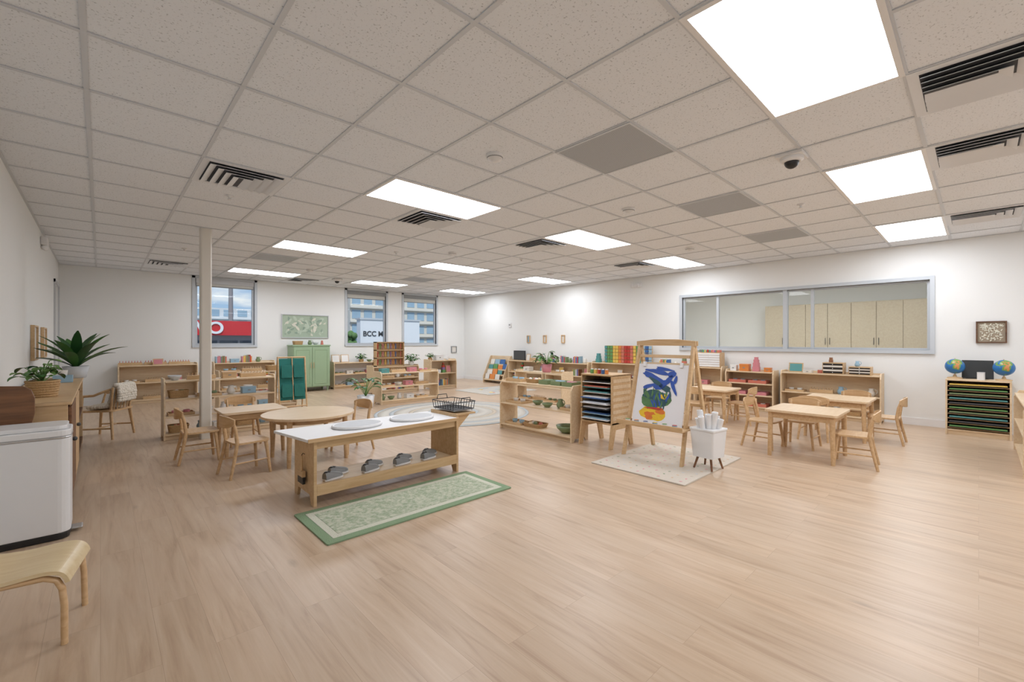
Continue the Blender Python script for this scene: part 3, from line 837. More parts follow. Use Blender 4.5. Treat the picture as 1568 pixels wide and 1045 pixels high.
PO = mat("paint_orange", (222, 122, 52), .5, var=.2); PT = mat("paint_dark_teal", (48, 86, 96), .5, var=.4); PR = mat("paint_red", (192, 60, 50), .5)
blob(-.05, .46, .14, .08, PY, 1, .15); blob(-.08, .43, .06, .04, PO, 2); blob(.0, .42, .05, .03, PY, 3); blob(.03, .48, .05, .03, PO, 3)
blob(-.04, .60, .16, .09, PG, 4, .12); blob(-.08, .64, .09, .05, PT, 5); blob(.02, .57, .08, .04, PT, 6); blob(-.08, .55, .05, .03, PG, 7); blob(.05, .63, .05, .025, PY, 8, .2)
for i in range(22):
    a = -.17 + i * .0135; blob(a, .61 + random.uniform(-.08, .08), .009, .045, random.choice([PT, PG, PB, PG]), 9 + i * .2, .3, 14, random.uniform(-.6, .6))
blob(.0, .75, .09, .045, PB, 15, .15, 22, .35); blob(.05, .72, .07, .03, PT, 15, .2, 20, -.4)
blob(.08, .80, .06, .026, PB, 16, .1, 18, .9); blob(.11, .86, .045, .032, PB, 16, .1, 18, .2)
blob(-.10, .83, .13, .026, PB, 16, .25, 22, -.35); blob(-.05, .88, .13, .022, PB, 17, .25, 22, -.15); blob(.02, .91, .10, .018, PB, 17, .25, 22, -.1)
blob(-.12, .73, .08, .018, PB, 16, .2, 18, .35); blob(.14, .73, .08, .018, PB, 16, .2, 18, -1.1); blob(-.06, .78, .08, .022, PT, 18, .2, 18, -.5); blob(.15, .80, .05, .018, PB, 18, .2, 18, 1.3)
blob(-.04, .505, .09, .010, PR, 15)
for x in (-.2, .2): b.box(x - .015, x + .015, -.02, .015, .93, .98, WHITE)
b.M = Matrix()
b.box(-hw - .06, hw + .06, -lean - .06, -lean + .12, .325, .338, BIRCHD)
b.box(-hw - .06, hw + .06, -lean - .075, -lean - .06, .325, .37, BIRCHD); b.box(-hw - .06, hw + .06, -lean + .12, -lean + .13, .325, .36, BIRCHD)
for i, c in enumerate(('green', 'orange', 'blue', 'yellow', 'green', 'red')):
    x = -.25 + i * .1
    b.cyl((x, -lean - .02, .338), (x, -lean - .02, .375), .025, .024, P['lblue'] if i % 2 else WHITEP, 14); b.cyl((x, -lean - .02, .375), (x, -lean - .02, .378), .022, .022, P[c], 14)
b.box(-hw, hw, lean * .55, lean * .55 + .02, .5, .53, BIRCHD)
b.obj("art_easel", (4.24, 2.2, .012), R, bev=.0015)
# rug under easel
b = MB(); ER = mat("easel_rug_cream", (208, 198, 184), .95, var=.06, scale=150, bump=.5)
b.prism(rrect(1.23, .93, .01), 0, .010, ER)
for i in range(12):
    for j in range(9):
        b.M = Matrix.Translation((-.55 + i * .1 + (j % 2) * .05, -.4 + j * .1, .010)) @ Matrix.Rotation(random.uniform(0, 3), 4, 'Z')
        b.prism([(.014 * math.cos(a*PI/4), .009 * math.sin(a*PI/4)) for a in range(8)], 0, .0008, random.choice([LGREY, RUGT, BIRCHD, P['pink'], P['sage']]))
b.M = Matrix(); b.obj("easel_rug", (4.065, 2.095, .001))
# white paper bucket on stand
b = MB()
def sq(r): return rrect(2*r, 2*r, .02, 3)
b.frustum(sq(.100), sq(.118), .11, .37, WHITEP); b.prism(sq(.122), .355, .372, WHITEP)
for a in (.785, 2.356, 3.927, 5.498): b.cyl((.125 * math.cos(a), .125 * math.sin(a), 0), (.08 * math.cos(a), .08 * math.sin(a), .13), .009, .012, WALNUT, 8)
for i in range(11):
    a = i * .62; r = .055
    p0 = Vector((r * .5 * math.cos(a), r * .5 * math.sin(a), .15)); p1 = Vector((r * (1.4 + .3 * (i % 3)) * math.cos(a), r * (1.4 + .3 * (i % 3)) * math.sin(a), .46 + .022 * (i * 5 % 4)))
    b.cyl(p0, p1, .020, .026, WHITE, 12); dd = (p1 - p0).normalized(); b.cyl(p1, p1 + dd * .001, .018, .018, LGREY, 10)
b.obj("paper_roll_bucket", (4.07, 1.70, .0125), -.15, bev=.002)

# ------------------------------------------------------------------ right tables
table(5.31, 1.21, .62, .62, .48); table(6.68, 1.19, .62, .66, .48); table(6.68, 2.72, .6, .6, .48)
chair(5.70, 1.36, PI/2); chair(5.24, .82, .1); chair(5.42, 1.64, PI - .1)
chair(7.06, 1.1, PI/2); chair(6.30, 1.34, -PI/2); chair(6.7, .76, 0)
chair(7.04, 2.8, PI/2); chair(6.7, 2.34, 0); chair(6.30, 2.8, -PI/2)

# ------------------------------------------------------------------ right wall shelves
def rw(y0, y1, h, n=2, **k): return shelf(8.17, (y0 + y1) / 2, R, y1 - y0, .30, h, n, **k)
K = rw(.94, 2.2, .68)
for l in (0, 1): fill(K, l, items=[i_tray, i_basket, i_box, i_cyl, i_bowl, i_jug])
def drawers(p, rz, w=.24, h=.17, m=BLACK, n=5):
    b = MB(); b.box(-w/2, w/2, -.1, .1, 0, h, BIRCHD)
    for i in range(n):
        z = .01 + (h - .02) * i / n; b.box(-w/2 + .01, w/2 - .01, -.112, -.1, z + .003, z + (h - .02)/n - .003, m if i % 2 == 0 or m is WHITE else OFFW); b.ball((0, -.118, z + (h - .02)/n/2), .006, WHITE, 8, 5)
    b.obj("geometry_drawer_cabinet", p, rz, bev=.001)
drawers(K.at(.06, 0, 2), R, .26, .17); drawers(K.at(.38, 0, 2), R, .26, .12)
i_stack(K.at(-.12, 0, 2), R, P['coral'], .06, 1, "coral_cube"); i_box(K.at(-.28, 0, 2), R, .12, .12, .04, OFFW); i_frame(K.at(-.45, 0, 2), R, .2, .15, P['teal'])
i_jug(K.at(.34, 0, .68 + .122), R, .7); i_stack(K.at(.02, 0, .68 + .172), R, P['brown'], .05, 2)
Ls = rw(2.30, 3.06, .66, 3)
for l in (0, 1, 2):
    for x in (-.2, .12): i_tray(Ls.at(x, 0, l), R, .28, .2, .05, P['coral'] if l != 1 else P['pink'])
i_box(Ls.at(-.1, 0, 3), R, .15, .12, .12, P['orange']); i_stack(Ls.at(.08, 0, 3), R, P['pink'], .1, 4, "pink_tower"); i_box(Ls.at(.26, 0, 3), R, .1, .1, .07, P['orange']); i_box(Ls.at(-.28, 0, 3), R, .1, .1, .1, WHITE)
Ms = rw(3.12, 3.62, .70)
for l in (0, 1): fill(Ms, l, items=[i_box, i_books])
drawers(Ms.at(0, 0, 2), R, .42, .27, WHITE, 6)
i_books(Ms.at(.0, 0, .70 + .272), R, .36, .05)
O1 = rw(3.75, 4.4, .66); [fill(O1, l) for l in (0, 1, 2)]
N_ = rw(4.55, 5.95, .70); [fill(N_, l) for l in (0, 1)]
b = MB(); w = 1.15; h = .38; nx = 16; nz = 5
b.box(-w/2, w/2, .0, .02, 0, h, BIRCHD)
cc = ['teal', 'green', 'green', 'yellow', 'yellow', 'orange', 'coral', 'red', 'red', 'coral', 'yellow', 'green', 'teal', 'lblue', 'blue', 'lblue']
for i in range(nx):
    for j in range(nz):
        x = -w/2 + w * (i + .5) / nx; z = h * (j + .5) / nz
        b.box(x - w/nx*.44, x + w/nx*.44, -.02, 0, z - h/nz*.42, z + h/nz*.42, P[cc[i]])
for x in (-w/2, w/2 - .02): b.box(x, x + .02, -.06, .06, 0, .03, BIRCHD)
b.obj("rainbow_peg_board", N_.at(.1, 0.06, 2), R, bev=.001)
i_stack(N_.at(-.6, 0, 2), R, P['teal'], .1, 3)
O2 = rw(6.05, 7.35, .66); [fill(O2, l) for l in (0, 1)]; fill(O2, 2, items=[i_books, i_box, i_stack, i_rings, i_jug, i_frame])
O3 = rw(7.45, 8.7, .66); [fill(O3, l) for l in (0, 1)]; fill(O3, 2, items=[i_box, i_frame, i_tray, i_stack], x0=-.1)
b = MB(); b.box(-.22, .22, 0, .02, 0, .26, BLACK); b.box(-.2, .2, -.003, 0, .02, .24, DGREY); b.box(-.22, .22, -.05, .07, 0, .01, BIRCHD); b.obj("chalkboard_stand", O3.at(-.36, 0.02, 2), R)
# front facing book shelf
b = MB(); w, d, h = .86, .34, .76
for sx in (-1, 1):
    x0 = sx * w/2 - (.018 if sx > 0 else 0)
    b.prism([(-d/2, 0), (-d/2, .18), (d/2 - .06, h), (d/2, h), (d/2, 0)], x0, x0 + .018, BIRCH, 'x')
for i in range(4):
    y = -d/2 + .02 + i * .07; z = .06 + i * .14
    b.box(-w/2 + .018, w/2 - .018, y, y + .07, z, z + .012, BIRCH); b.box(-w/2 + .018, w/2 - .018, y, y + .008, z, z + .05, BIRCH)
    x = -w/2 + .04
    while x < w/2 - .2:
        ww = random.uniform(.15, .22); hh = random.uniform(.15, .2)
        b.add([(x, y + .015, z + .013), (x + ww, y + .015, z + .013), (x + ww, y + .055, z + hh), (x, y + .055, z + hh), (x, y + .023, z + .013), (x + ww, y + .023, z + .013), (x + ww, y + .063, z + hh), (x, y + .063, z + hh)],
              [(0,1,2,3),(7,6,5,4),(0,4,5,1),(3,2,6,7),(0,3,7,4),(1,5,6,2)], random.choice([P['blue'], P['yellow'], P['green'], OFFW, P['lblue'], P['orange'], P['teal']])); x += ww + .02
b.box(-w/2 + .018, w/2 - .018, d/2 - .01, d/2, .05, h, BIRCH)
b.obj("front_facing_bookshelf", (8.16, 9.3, 0), R, bev=.002)

# paper/map cabinet with globes
b = MB(); w, d, h = .56, .5, .68
for sx in (-1, 1):
    x0 = sx * w/2 - (.018 if sx > 0 else 0); b.box(x0, x0 + .018, -d/2, d/2, 0, h, BIRCH)
b.box(-w/2 - .0, w/2, -d/2, d/2, h, h + .018, BIRCH); b.box(-w/2 + .018, w/2 - .018, -d/2 + .01, d/2, .05, .07, BIRCH); b.box(-w/2 + .018, w/2 - .018, d/2 - .01, d/2, .07, h, BIRCHD)
b.box(-w/2 + .018, w/2 - .018, -d/2 + .02, -d/2 + .035, 0, .05, BIRCH)
mm = [P['yellow'], P['green'], P['sage'], P['teal'], DGREY, P['green'], P['sage'], P['teal'], DGREY, P['green']]
for i in range(10):
    z = .085 + i * .058
    b.box(-w/2 + .018, w/2 - .018, -d/2 + .01, d/2 - .01, z, z + .008, BIRCHD)
    b.box(-w/2 + .03, w/2 - .03, -d/2 + .0, d/2 - .02, z + .009, z + .020, BLACK)
    b.box(-w/2 + .035, w/2 - .035, -d/2 - .008, d/2 - .03, z + .021, z + .035, mm[9 - i])
b.obj("puzzle_map_cabinet", (8.08, .01, 0), R, bev=.002)
MC = Spot(8.08, .01, R, w, d, [.698])
def globe_mat():
    m, nt, bs = base_mat("globe_map")
    tc = nt.nodes.new("ShaderNodeTexCoord"); n = nt.nodes.new("ShaderNodeTexNoise"); n.inputs["Scale"].default_value = 9; n.inputs["Detail"].default_value = 3
    nt.links.new(tc.outputs["Object"], n.inputs["Vector"]); cr = nt.nodes.new("ShaderNodeValToRGB"); cr.color_ramp.interpolation = 'CONSTANT'
    e = cr.color_ramp.elements; e[0].color = S(40, 112, 176); e[1].position = .53; e[1].color = S(116, 160, 80); k = e.new(.6); k.color = S(210, 144, 90)
    nt.links.new(n.outputs["Fac"], cr.inputs[0]); nt.links.new(cr.outputs[0], bs.inputs["Base Color"]); bs.inputs["Roughness"].default_value = .3
    return m
GL = globe_mat()
def globe(p):
    b = MB(); b.lathe([(.07, 0), (.07, .012), (.02, .022), (.012, .05), (.001, .05)], BIRCHD); b.ball((0, 0, .155), .095, GL, 24, 16)
    b.tube([(.105 * math.sin(a), 0, .155 - .105 * math.cos(a)) for a in [(-.15 + i * .3) for i in range(11)]], .005, BIRCHD, 6)
    b.obj("world_globe", p)
globe(MC.at(-.20, -.05, 0)); globe(MC.at(.22, -.1, 0))
b = MB(); b.M = Matrix.Rotation(-.25, 4, 'X'); b.box(-.14, .14, 0, .012, 0, .24, BLACK); b.box(-.13, .13, -.002, 0, .01, .23, mat("blackboard", (40, 42, 42), .6)); b.M = Matrix(); b.box(-.1, .1, -.05, .08, 0, .008, BLACK)
b.obj("small_blackboard", MC.at(.0, 0.06, 0), R)
b = MB(); b.cyl((0, 0, 0), (0, 0, .09), .035, .035, WHITEP, 16); b.cyl((0, 0, .09), (0, 0, .095), .037, .037, LGREY, 16); b.obj("white_cup", MC.at(.03, -.15, 0))
J = shelf(6.5, -.42, PI, 1.5, .32, .62, 2)
for l in (0, 1, 2): fill(J, l, items=[i_box, i_tray, i_basket, i_bowl])

# ------------------------------------------------------------------ foreground: wash table
b = MB()
x0, x1, y0, y1 = 1.10, 2.36, 3.22, 3.64
zt = .49
def side(x, t, top):
    b.prism([(y0, 0), (y0, top), (y1, top), (y1, 0), (y1 - .06, 0), (y1 - .09, .07), (y0 + .09, .07), (y0 + .06, 0)], x, x + t, BIRCHD, 'x')
side(x0, .022, zt - .02); side(x1 - .022, .022, zt + .03)
b.box(x0 + .022, x1 - .022, y0 + .02, y0 + .038, zt - .085, zt - .02, BIRCHD); b.box(x0 + .022, x1 - .022, y1 - .038, y1 - .02, zt - .085, zt - .02, BIRCHD)
b.box(x0 + .022, x1 - .022, y0 + .01, y1 - .01, .115, .135, BIRCH); b.box(x0 + .022, x1 - .022, y0 + .0, y0 + .016, .075, .155, BIRCHD)
tp = [(x0 - .05, y0 - .03), (x1 - .022, y0 - .03), (x1 - .022, y1 + .07), (x0 - .13, y1 + .07)]
b.prism(tp, zt - .02, zt, WHITE)
b.box(x0 - .05, x1 - .022, y0 - .036, y0 - .03, zt - .024, zt + .004, BIRCHD)
# right wing bracket
b.box(x1, x1 + .22, y0 + .03, y1 - .03, zt + .008, zt + .024, BIRCHD)
b.prism([(x1, zt - .15), (x1, zt + .008), (x1 + .18, zt + .008)], y0 + .06, y0 + .08, BIRCHD, 'y'); b.prism([(x1, zt - .15), (x1, zt + .008), (x1 + .18, zt + .008)], y1 - .08, y1 - .06, BIRCHD, 'y')
for cx in (1.52, 2.02):
    o = [(cx + .19 * math.cos(a*PI/16), 3.45 + .15 * math.sin(a*PI/16)) for a in range(32)]
    b.tube([(x, y, zt + .012) for x, y in o], .012, WHITEP, 8, closed=True)
    b.lathe([(.13, .004), (.17, .004), (.185, .02)], LGREY, (cx, 3.45, zt), 32, 1, .79)
    b.cyl((cx, 3.45, zt + .0), (cx, 3.45, zt + .005), .11, .11, WHITEP, 24)
    b.cyl((cx, 3.45, zt + .005), (cx, 3.45, zt + .008), .016, .016, SILVER, 12)
b.obj("wash_table", bev=.002)
# dish rack
b = MB()
def wire(p, q): b.cyl(p, q, .003, .003, BLACK, 6)
W, D_ = .26, .38
for z, s in ((.02, .9), (.09, 1.0)):
    b.tube([(x * s, y * s, z) for x, y in rrect(W, D_, .03, 3)], .004, BLACK, 6, closed=True)
for i in range(9):
    y = -D_/2*.85 + D_*.85 * i / 8; wire((-W/2*.9, y, .02), (W/2*.9, y, .02)); wire((-W/2*.9, y, .02), (-W/2, y, .09)); wire((W/2*.9, y, .02), (W/2, y, .09))
    wire((0, y, .02), (0, y, .075))
for s in (-1, 1): b.tube([(-.06, s*D_/2, .09), (-.05, s*D_/2, .13), (.05, s*D_/2, .13), (.06, s*D_/2, .09)], .004, BLACK, 6)
for sx in (-1, 1):
    for sy in (-1, 1): wire((sx*W*.4, sy*D_*.4, 0), (sx*W*.4, sy*D_*.4, .02))
b.box(-W*.45, W*.45, -D_*.45, D_*.45, .012, .017, LGREY)
b.obj("dish_drying_rack", (2.47, 3.45, .522))
# shoes
def shoe(x, y, rz):
    b = MB()
    prof = [(-.07, .026, .05), (-.05, .03, .058), (-.02, .028, .05), (.01, .03, .042), (.04, .034, .034), (.065, .03, .026), (.08, .018, .018)]
    v = []
    for (px, hw, hh) in prof:
        for j in range(8):
            a = PI * j / 7; v.append((px, hw * math.cos(a), .012 + hh * math.sin(a) ** .7))
    f = [(i*8 + j, i*8 + j + 1, (i+1)*8 + j + 1, (i+1)*8 + j) for i in range(6) for j in range(7)]
    b.add(v, f, GREY, True); b.add(v[:8], [tuple(range(8))], GREY); b.add(v[-8:], [tuple(range(8))], GREY)
    b.prism([(-.076, -.02), (-.07, .02), (-.03, .033), (.04, .038), (.075, .03), (.088, 0), (.075, -.03), (.04, -.038), (-.03, -.033), (-.07, -.02)], 0, .013, WHITE)
    b.ball((-.045, 0, .06), .02, BLACK, 10, 6, 1.4, .9, .4)
    b.obj("toddler_shoe", (x, y, .137), rz)
for i, x in enumerate((1.28, 1.36, 1.58, 1.66, 1.86, 1.94, 2.12, 2.2)):
    shoe(x, 3.40 + (i % 2) * .10 - .05, .25 + random.uniform(-.1, .1))
b = MB(); b.cyl((0, 0, .2), (0, 0, .09), .008, .012, BIRCHD, 8); b.box(-.012, .012, -.05, .05, .05, .09, BIRCHD); b.box(-.01, .01, -.055, .055, 0, .05, BLACK)
b.tube([(0, 0, .2), (.01, 0, .215), (.022, 0, .205)], .003, BLACK, 6)
b.obj("hanging_hand_brush", (1.075, 3.40, .14))

# green rug
b = MB()
GR = mat("rug_green", (134, 158, 124), .95, var=.12, scale=140, bump=.6); CR = mat("rug_ivory", (208, 208, 190), .95, var=.1, scale=140, bump=.6)
def mottled():
    m, nt, bs = base_mat("rug_mottled_green")
    tc = nt.nodes.new("ShaderNodeTexCoord"); n = nt.nodes.new("ShaderNodeTexNoise"); n.inputs["Scale"].default_value = 34; n.inputs["Detail"].default_value = 6; n.inputs["Roughness"].default_value = .75
    nt.links.new(tc.outputs["Object"], n.inputs["Vector"]); cr = nt.nodes.new("ShaderNodeValToRGB"); e = cr.color_ramp.elements
    e[0].position = .40; e[0].color = S(148, 162, 134); e[1].position = .60; e[1].color = S(196, 198, 178)
    nt.links.new(n.outputs["Fac"], cr.inputs[0]); nt.links.new(cr.outputs[0], bs.inputs["Base Color"]); bs.inputs["Roughness"].default_value = .95
    return m
w, d = 1.45, .60
b.prism(rrect(w, d, .01), 0, .008, GR); b.prism(rrect(w - .11, d - .11, .005), .008, .0095, CR); b.prism(rrect(w - .20, d - .20, .005), .0095, .011, mottled())
b.obj("green_runner_rug", (1.675, 2.86, .001))

# ------------------------------------------------------------------ left side
b = MB(); cx0, cx1, cy0, cy1, ch = XL + .015, -.15, 4.2, 7.1, .77
b.box(cx0, cx1 - .01, cy0, cy0 + .02, 0, ch, BIRCHD); b.box(cx0, cx1, cy1 - .02, cy1, 0, ch, BIRCHD)
b.box(cx0, cx1 + .01, cy0 - .01, cy1 + .01, ch - .02, ch, BIRCHD); b.box(cx0, cx1, cy0 + .02, cy1 - .02, .06, .08, DARKW); b.box(cx0, cx1, cy0 + .02, cy1 - .02, .4, .42, DARKW)
b.box(cx0, cx0 + .01, cy0, cy1, 0, ch, DARKW)
for k in range(4):
    yy = cy0 + .02 + (cy1 - cy0 - .04) * k / 4; b.box(cx0 + .01, cx1 - .01, yy, yy + .02, .0, ch - .02, DARKW)
for k in range(2):
    yy = cy0 + .03 + k * .72; b.box(cx1 - .01, cx1 + .008, yy, yy + .68, .1, ch - .04, BIRCHD if k else WALNUT); b.ball((cx1 + .02, yy + .08, .5), .015, DGREY, 8, 6)
b.obj("sideboard_cabinet", bev=.003)
b = MB()
b.prism([(-.11, 0), (.05, 0), (.06, .5), (.09, .62), (.11, .72), (.11, .82), (.095, .87), (.06, .895), (-.11, .905)], -.012, .012, WALNUT, 'y')
b.box(-.10, -.02, .012, .05, 0, .03, WALNUT)
b.obj("walnut_panel_screen", (XL + .125, 4.12, 0), bev=.003)
plant("potted_plant", (-.31, 4.72, .771), 'bushy', .62, 'basket', WICKER, .085, .12, xmin=-.2)
plant("large_potted_plant", (-.20, 6.86, .771), 'sword', 1.1, 'ceramic', LGREY, .11, .13, xmin=-.30)
b = MB(); b.box(-.07, .07, -.05, .05, 0, .07, P['lblue']); b.lathe([(.03, .07), (.035, .12), (.03, .12), (.001, .08)], OFFW); b.obj("small_tea_tin", (-.27, 6.2, .771), bev=.003)

# trash can
b = MB(); cxx, cyy = -.31, 3.87; w, d = .36, .29
b.prism(rrect(w - .01, d - .01, .05), 0, .04, BLACK); b.prism(rrect(w, d, .055), .04, .60, WHITEP)
b.prism(rrect(w + .008, d + .008, .058), .60, .612, SILVER)
b.prism(rrect(w + .004, d + .004, .056), .612, .65, WHITEP); b.prism(rrect(w - .03, d - .03, .05), .65, .675, WHITEP)
b.box(w/2 - .005, w/2 + .05, -.04, .04, .015, .028, SILVER)
b.obj("pedal_trash_can", (cxx, cyy, 0), bev=.006)

# bentwood toddler chair (foreground)
b = MB()
def slab(pts, wdt, th, mt):
    n = len(pts); v = []
    for i, (x, z) in enumerate(pts):
        q0 = pts[max(i - 1, 0)]; q1 = pts[min(i + 1, n - 1)]
        dx, dz = q1[0] - q0[0], q1[1] - q0[1]; l = math.hypot(dx, dz); nx, nz = -dz / l, dx / l
        for yy in (-wdt/2, wdt/2):
            v.append((x + nx * th/2, yy, z + nz * th/2)); v.append((x - nx * th/2, yy, z - nz * th/2))
    top = []; side_ = []
    for i in range(n - 1):
        a = i * 4; c = a + 4
        top += [(a, a + 2, c + 2, c), (a + 1, c + 1, c + 3, a + 3)]; side_ += [(a, c, c + 1, a + 1), (a + 2, a + 3, c + 3, c + 2)]
    side_ += [(0, 1, 3, 2), (n*4 - 4, n*4 - 2, n*4 - 1, n*4 - 3)]
    b.add(v, top + side_, mt, False)
SEATW = wood("chair_seat_birch", (224, 204, 164), (214, 190, 146), .3)
sh = .285
raw = [(-.155, sh + .30), (-.16, sh + .2), (-.155, sh + .1), (-.15, sh + .05), (-.135, sh + .015), (-.1, sh), (-.05, sh - .004), (0, sh - .004), (.06, sh + .002), (.10, sh + .004), (.13, sh), (.15, sh - .010), (.162, sh - .026), (.168, sh - .045)]
pts = []
for i in range(len(raw) - 1):   # Catmull-Rom resample for a smooth bend
    p0 = Vector(raw[max(i - 1, 0)]); p1 = Vector(raw[i]); p2 = Vector(raw[i + 1]); p3 = Vector(raw[min(i + 2, len(raw) - 1)])
    for k in range(4):
        t = k / 4; q = .5 * ((2 * p1) + (p2 - p0) * t + (2 * p0 - 5 * p1 + 4 * p2 - p3) * t * t + (3 * p1 - p0 - 3 * p2 + p3) * t ** 3); pts.append((q.x, q.y))
pts.append(raw[-1])
slab(pts, .32, .014, SEATW)
for sy in (-1, 1):
    y = sy * .145
    b.tube([(.158, y * 1.05, 0), (.156, y, .15), (.150, y, sh - .07), (.135, y, sh - .035), (.1, y, sh - .018), (-.1, y, sh - .02), (-.135, y, sh - .035), (-.155, y, sh - .07), (-.17, y, .14), (-.19, y * 1.05, 0)], .015, CHAIRW, 10, ry=.011)
b.obj("bentwood_toddler_chair", (-.232, 2.615, 0), -.17)

# armchair with sheepskin
b = MB(); sh = .35
b.prism(rrect(.42, .38, .06), sh - .02, sh, CHAIRW)
for (lx, ly) in ((-.17, .15), (.17, .15), (-.17, -.15), (.17, -.15)):
    b.tube([(lx * 1.2, ly * 1.25, 0), (lx, ly, sh)], [.013, .018], CHAIRW, 10)
    if ly < 0: b.cyl((lx, ly, sh), (lx * 1.1, ly * 1.2, sh + .27), .015, .012, CHAIRW, 8)
    else: b.cyl((lx, ly, sh), (lx * 1.15, ly * .8, sh + .17), .013, .011, CHAIRW, 8)
for sx in (-1, 1): b.cyl((sx*.19, .17, .13), (sx*.19, -.17, .13), .01, .01, CHAIRW, 8)
b.cyl((-.19, 0, .13), (.19, 0, .13), .01, .01, CHAIRW, 8)
arc = [(.21 * math.cos(a), -.17 * 1.1 * math.sin(a) + .0, sh + .18 + .09 * math.sin(a)) for a in [PI * i / 14 for i in range(15)]]
b.tube([(.21, .14, sh + .17)] + arc + [(-.21, .14, sh + .17)], .015, CHAIRW, 10)
for i in range(5): b.cyl((-.12 + i * .06, -.15, sh), (-.12 + i * .06, -.18, sh + .25), .007, .007, CHAIRW, 6)
FUR = mat("sheepskin", (226, 218, 204), 1.0, var=.04, scale=60, bump=.3)
drape = [(.10, sh + .03), (.0, sh + .035), (-.09, sh + .04), (-.125, sh + .07), (-.14, sh + .16), (-.155, sh + .25), (-.175, sh + .295), (-.21, sh + .285), (-.225, sh + .2), (-.22, sh + .08)]
for i in range(len(drape) - 1):
    (ya, za), (yb, zb) = drape[i], drape[i + 1]
    for k in range(4):
        yy = ya + (yb - ya) * k / 4; zz = za + (zb - za) * k / 4
        for j in range(9):
            x = -.14 + .035 * j + random.uniform(-.006, .006)
            b.ball((x, yy, zz), random.uniform(.022, .028), FUR, 7, 5)
b.obj("wooden_armchair_with_sheepskin", (.05, 7.35, 0), -PI/2 + 2.6)

# ------------------------------------------------------------------ outside world
b = MB(); b.box(-60, 90, YB + .3, 140, -.6, -.5, mat("asphalt", (130, 130, 130), .9, var=.1)); b.obj("street_ground")
REDM = mat("red_sign", (206, 32, 40), .5)
b = MB(); b.box(1.2, 5.4, 20, 24, -.5, 1.45, mat("storefront_grey", (150, 154, 158), .6)); b.box(1.0, 5.6, 19.7, 24.2, 1.4, 1.95, REDM)
for i in range(6): b.box(1.3 + i * .68, 1.9 + i * .68, 19.96, 20, -.3, 1.2, mat("dark_window", (70, 82, 92), .15))
sf = b.obj("red_storefront")
cu = bpy.data.curves.new("sign_letters", 'FONT'); cu.body = "VO"; cu.size = .62; cu.extrude = .02; cu.align_x = 'CENTER'; cu.offset = .015
to = bpy.data.objects.new("sign_letters", cu); sc.collection.objects.link(to); cu.materials.append(WHITE)
to.location = (2.98, 19.67, 1.47); to.rotation_euler = (PI/2, 0, 0); to.parent = sf
GLB = mat("glass_facade", (156, 180, 196), .2, var=.2, scale=1)
def building(x, y, w, d, h, m, name, nx=8, nz=8):
    b = MB(); b.box(0, w, 0, d, -.5, h, m)
    for i in range(nx):
        for j in range(nz):
            a = w * (i + .15) / nx; c = w * (i + .85) / nx; z0 = h * (j + .25) / nz; z1 = h * (j + .85) / nz
            b.box(a, c, -.05, 0, z0, z1, GLB)
    for j in range(nz): b.box(-.1, w + .1, -.4, 0, h * j / nz - .05, h * j / nz + .12, m)
    b.obj(name, (x, y, 0))
building(6, 60, 14, 8, 5.0, mat("concrete_light", (216, 218, 218), .8), "office_building", 10, 4)
building(22, 52, 12, 8, 7.0, mat("concrete_tan", (214, 208, 196), .8), "glass_office_building", 8, 4)
building(35, 40, 16, 10, 5.6, mat("concrete_white", (226, 226, 222), .8), "apartment_building", 8, 3)
b = MB(); b.box(0, 3.2, 0, .4, -.5, 2.2, WHITE); b.box(-.05, 3.25, -.05, .45, 2.2, 2.28, LGREY); wb = b.obj("white_commercial_wall", (8.95, 20, 0))
cu = bpy.data.curves.new("wall_lettering", 'FONT'); cu.body = "BCC Mul"; cu.size = .34; cu.extrude = .01; cu.offset = .005
to = bpy.data.objects.new("wall_lettering", cu); sc.collection.objects.link(to); cu.materials.append(DGREY); to.location = (.12, -.02, 1.42); to.rotation_euler = (PI/2, 0, 0); to.parent = wb
b = MB(); b.cyl((0, 0, -.5), (0, 0, 7), .12, .07, GREY, 10); b.tube([(0, 0, 6.8), (.6, 0, 7.3), (1.6, 0, 7.4)], .05, GREY, 6); b.box(1.4, 2.0, -.1, .1, 7.3, 7.42, DGREY); b.obj("street_lamp", (4.6, 24.8, 0))
TR = mat("tree_foliage", (102, 132, 80), .9, var=.4, scale=2, bump=1)
for (x, y, s) in ((7.9, 19.2, .9), (16.4, 22.5, 1.1), (19.5, 26, 1.3)):
    b = MB(); b.cyl((0, 0, -.5), (0, 0, 1.0 * s), .08, .05, DARKW, 8)
    for i in range(70): b.ball((random.uniform(-.45, .45) * s, random.uniform(-.45, .45) * s, .9 * s + random.uniform(-.3, .8) * s), random.uniform(.08, .18) * s, TR, 8, 6)
    b.obj("street_tree", (x, y, 0))
b = MB(); CB = mat("car_paint_dark", (36, 38, 42), .2)
b.prism([(-2, 0.1), (-2.05, .55), (-1.3, .68), (-.8, 1.1), (.7, 1.12), (1.4, .7), (2.05, .58), (2.1, .1)], -.85, .85, CB, 'y')
for x in (-1.25, 1.3):
    for y in (-.86, .86): b.cyl((x, y - .08, .1), (x, y + .08, .1), .33, .33, BLACK, 18)
b.prism([(-1.15, .7), (-.75, 1.03), (.62, 1.05), (1.15, .72)], -.87, .87, GLB, 'y')
b.obj("parked_car", (15.5, 19.0, -.27))

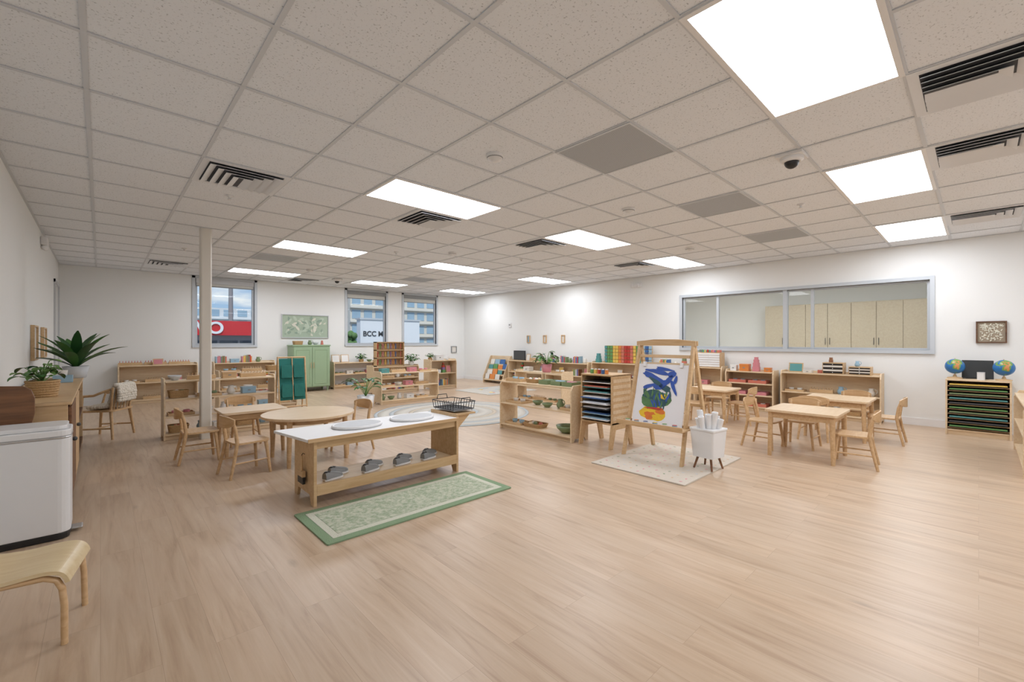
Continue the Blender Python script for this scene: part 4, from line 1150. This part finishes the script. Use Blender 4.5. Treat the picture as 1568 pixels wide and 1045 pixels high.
# ------------------------------------------------------------------ world & sun
w = bpy.data.worlds.new("sky_world"); sc.world = w; w.use_nodes = True; nt = w.node_tree
bg = nt.nodes["Background"]
tc = nt.nodes.new("ShaderNodeTexCoord"); sp = nt.nodes.new("ShaderNodeSeparateXYZ"); nt.links.new(tc.outputs["Generated"], sp.inputs[0])
gr = nt.nodes.new("ShaderNodeValToRGB"); e = gr.color_ramp.elements; e[0].position = 0; e[0].color = S(196, 216, 236); e[1].position = .5; e[1].color = S(80, 134, 206)
k = e.new(.12); k.color = S(134, 178, 226)
nt.links.new(sp.outputs["Z"], gr.inputs[0])
mp = nt.nodes.new("ShaderNodeMapping"); mp.inputs["Scale"].default_value = (3, 3, 9); nt.links.new(tc.outputs["Generated"], mp.inputs[0])
no = nt.nodes.new("ShaderNodeTexNoise"); no.inputs["Scale"].default_value = 2.2; no.inputs["Detail"].default_value = 8; nt.links.new(mp.outputs[0], no.inputs["Vector"])
cr = nt.nodes.new("ShaderNodeValToRGB"); cr.color_ramp.elements[0].position = .48; cr.color_ramp.elements[1].position = .64
nt.links.new(no.outputs["Fac"], cr.inputs[0])
mx = nt.nodes.new("ShaderNodeMixRGB"); mx.inputs[2].default_value = (.95, .96, .98, 1)
nt.links.new(cr.outputs[0], mx.inputs[0]); nt.links.new(gr.outputs[0], mx.inputs[1]); nt.links.new(mx.outputs[0], bg.inputs["Color"])
bg.inputs["Strength"].default_value = 1.0
sl = bpy.data.lights.new("sun", 'SUN'); sl.energy = 2.6; sl.angle = .02; so = bpy.data.objects.new("sun", sl); sc.collection.objects.link(so)
so.rotation_euler = (math.radians(42), 0, math.radians(-25))

# ------------------------------------------------------------------ camera
cam = bpy.data.cameras.new("camera"); cam.sensor_width = 36; cam.lens = 671 / 1568 * 36; cam.clip_start = .05; cam.clip_end = 500
co = bpy.data.objects.new("camera", cam); sc.collection.objects.link(co); co.location = (0, 0, 1.18)
co.rotation_euler = (PI/2, 0, -math.radians(43.2)); sc.camera = co
sc.view_settings.view_transform = 'Standard'
sc.view_settings.look = 'None'
sc.view_settings.exposure = 0
print("objects", len(bpy.data.objects))
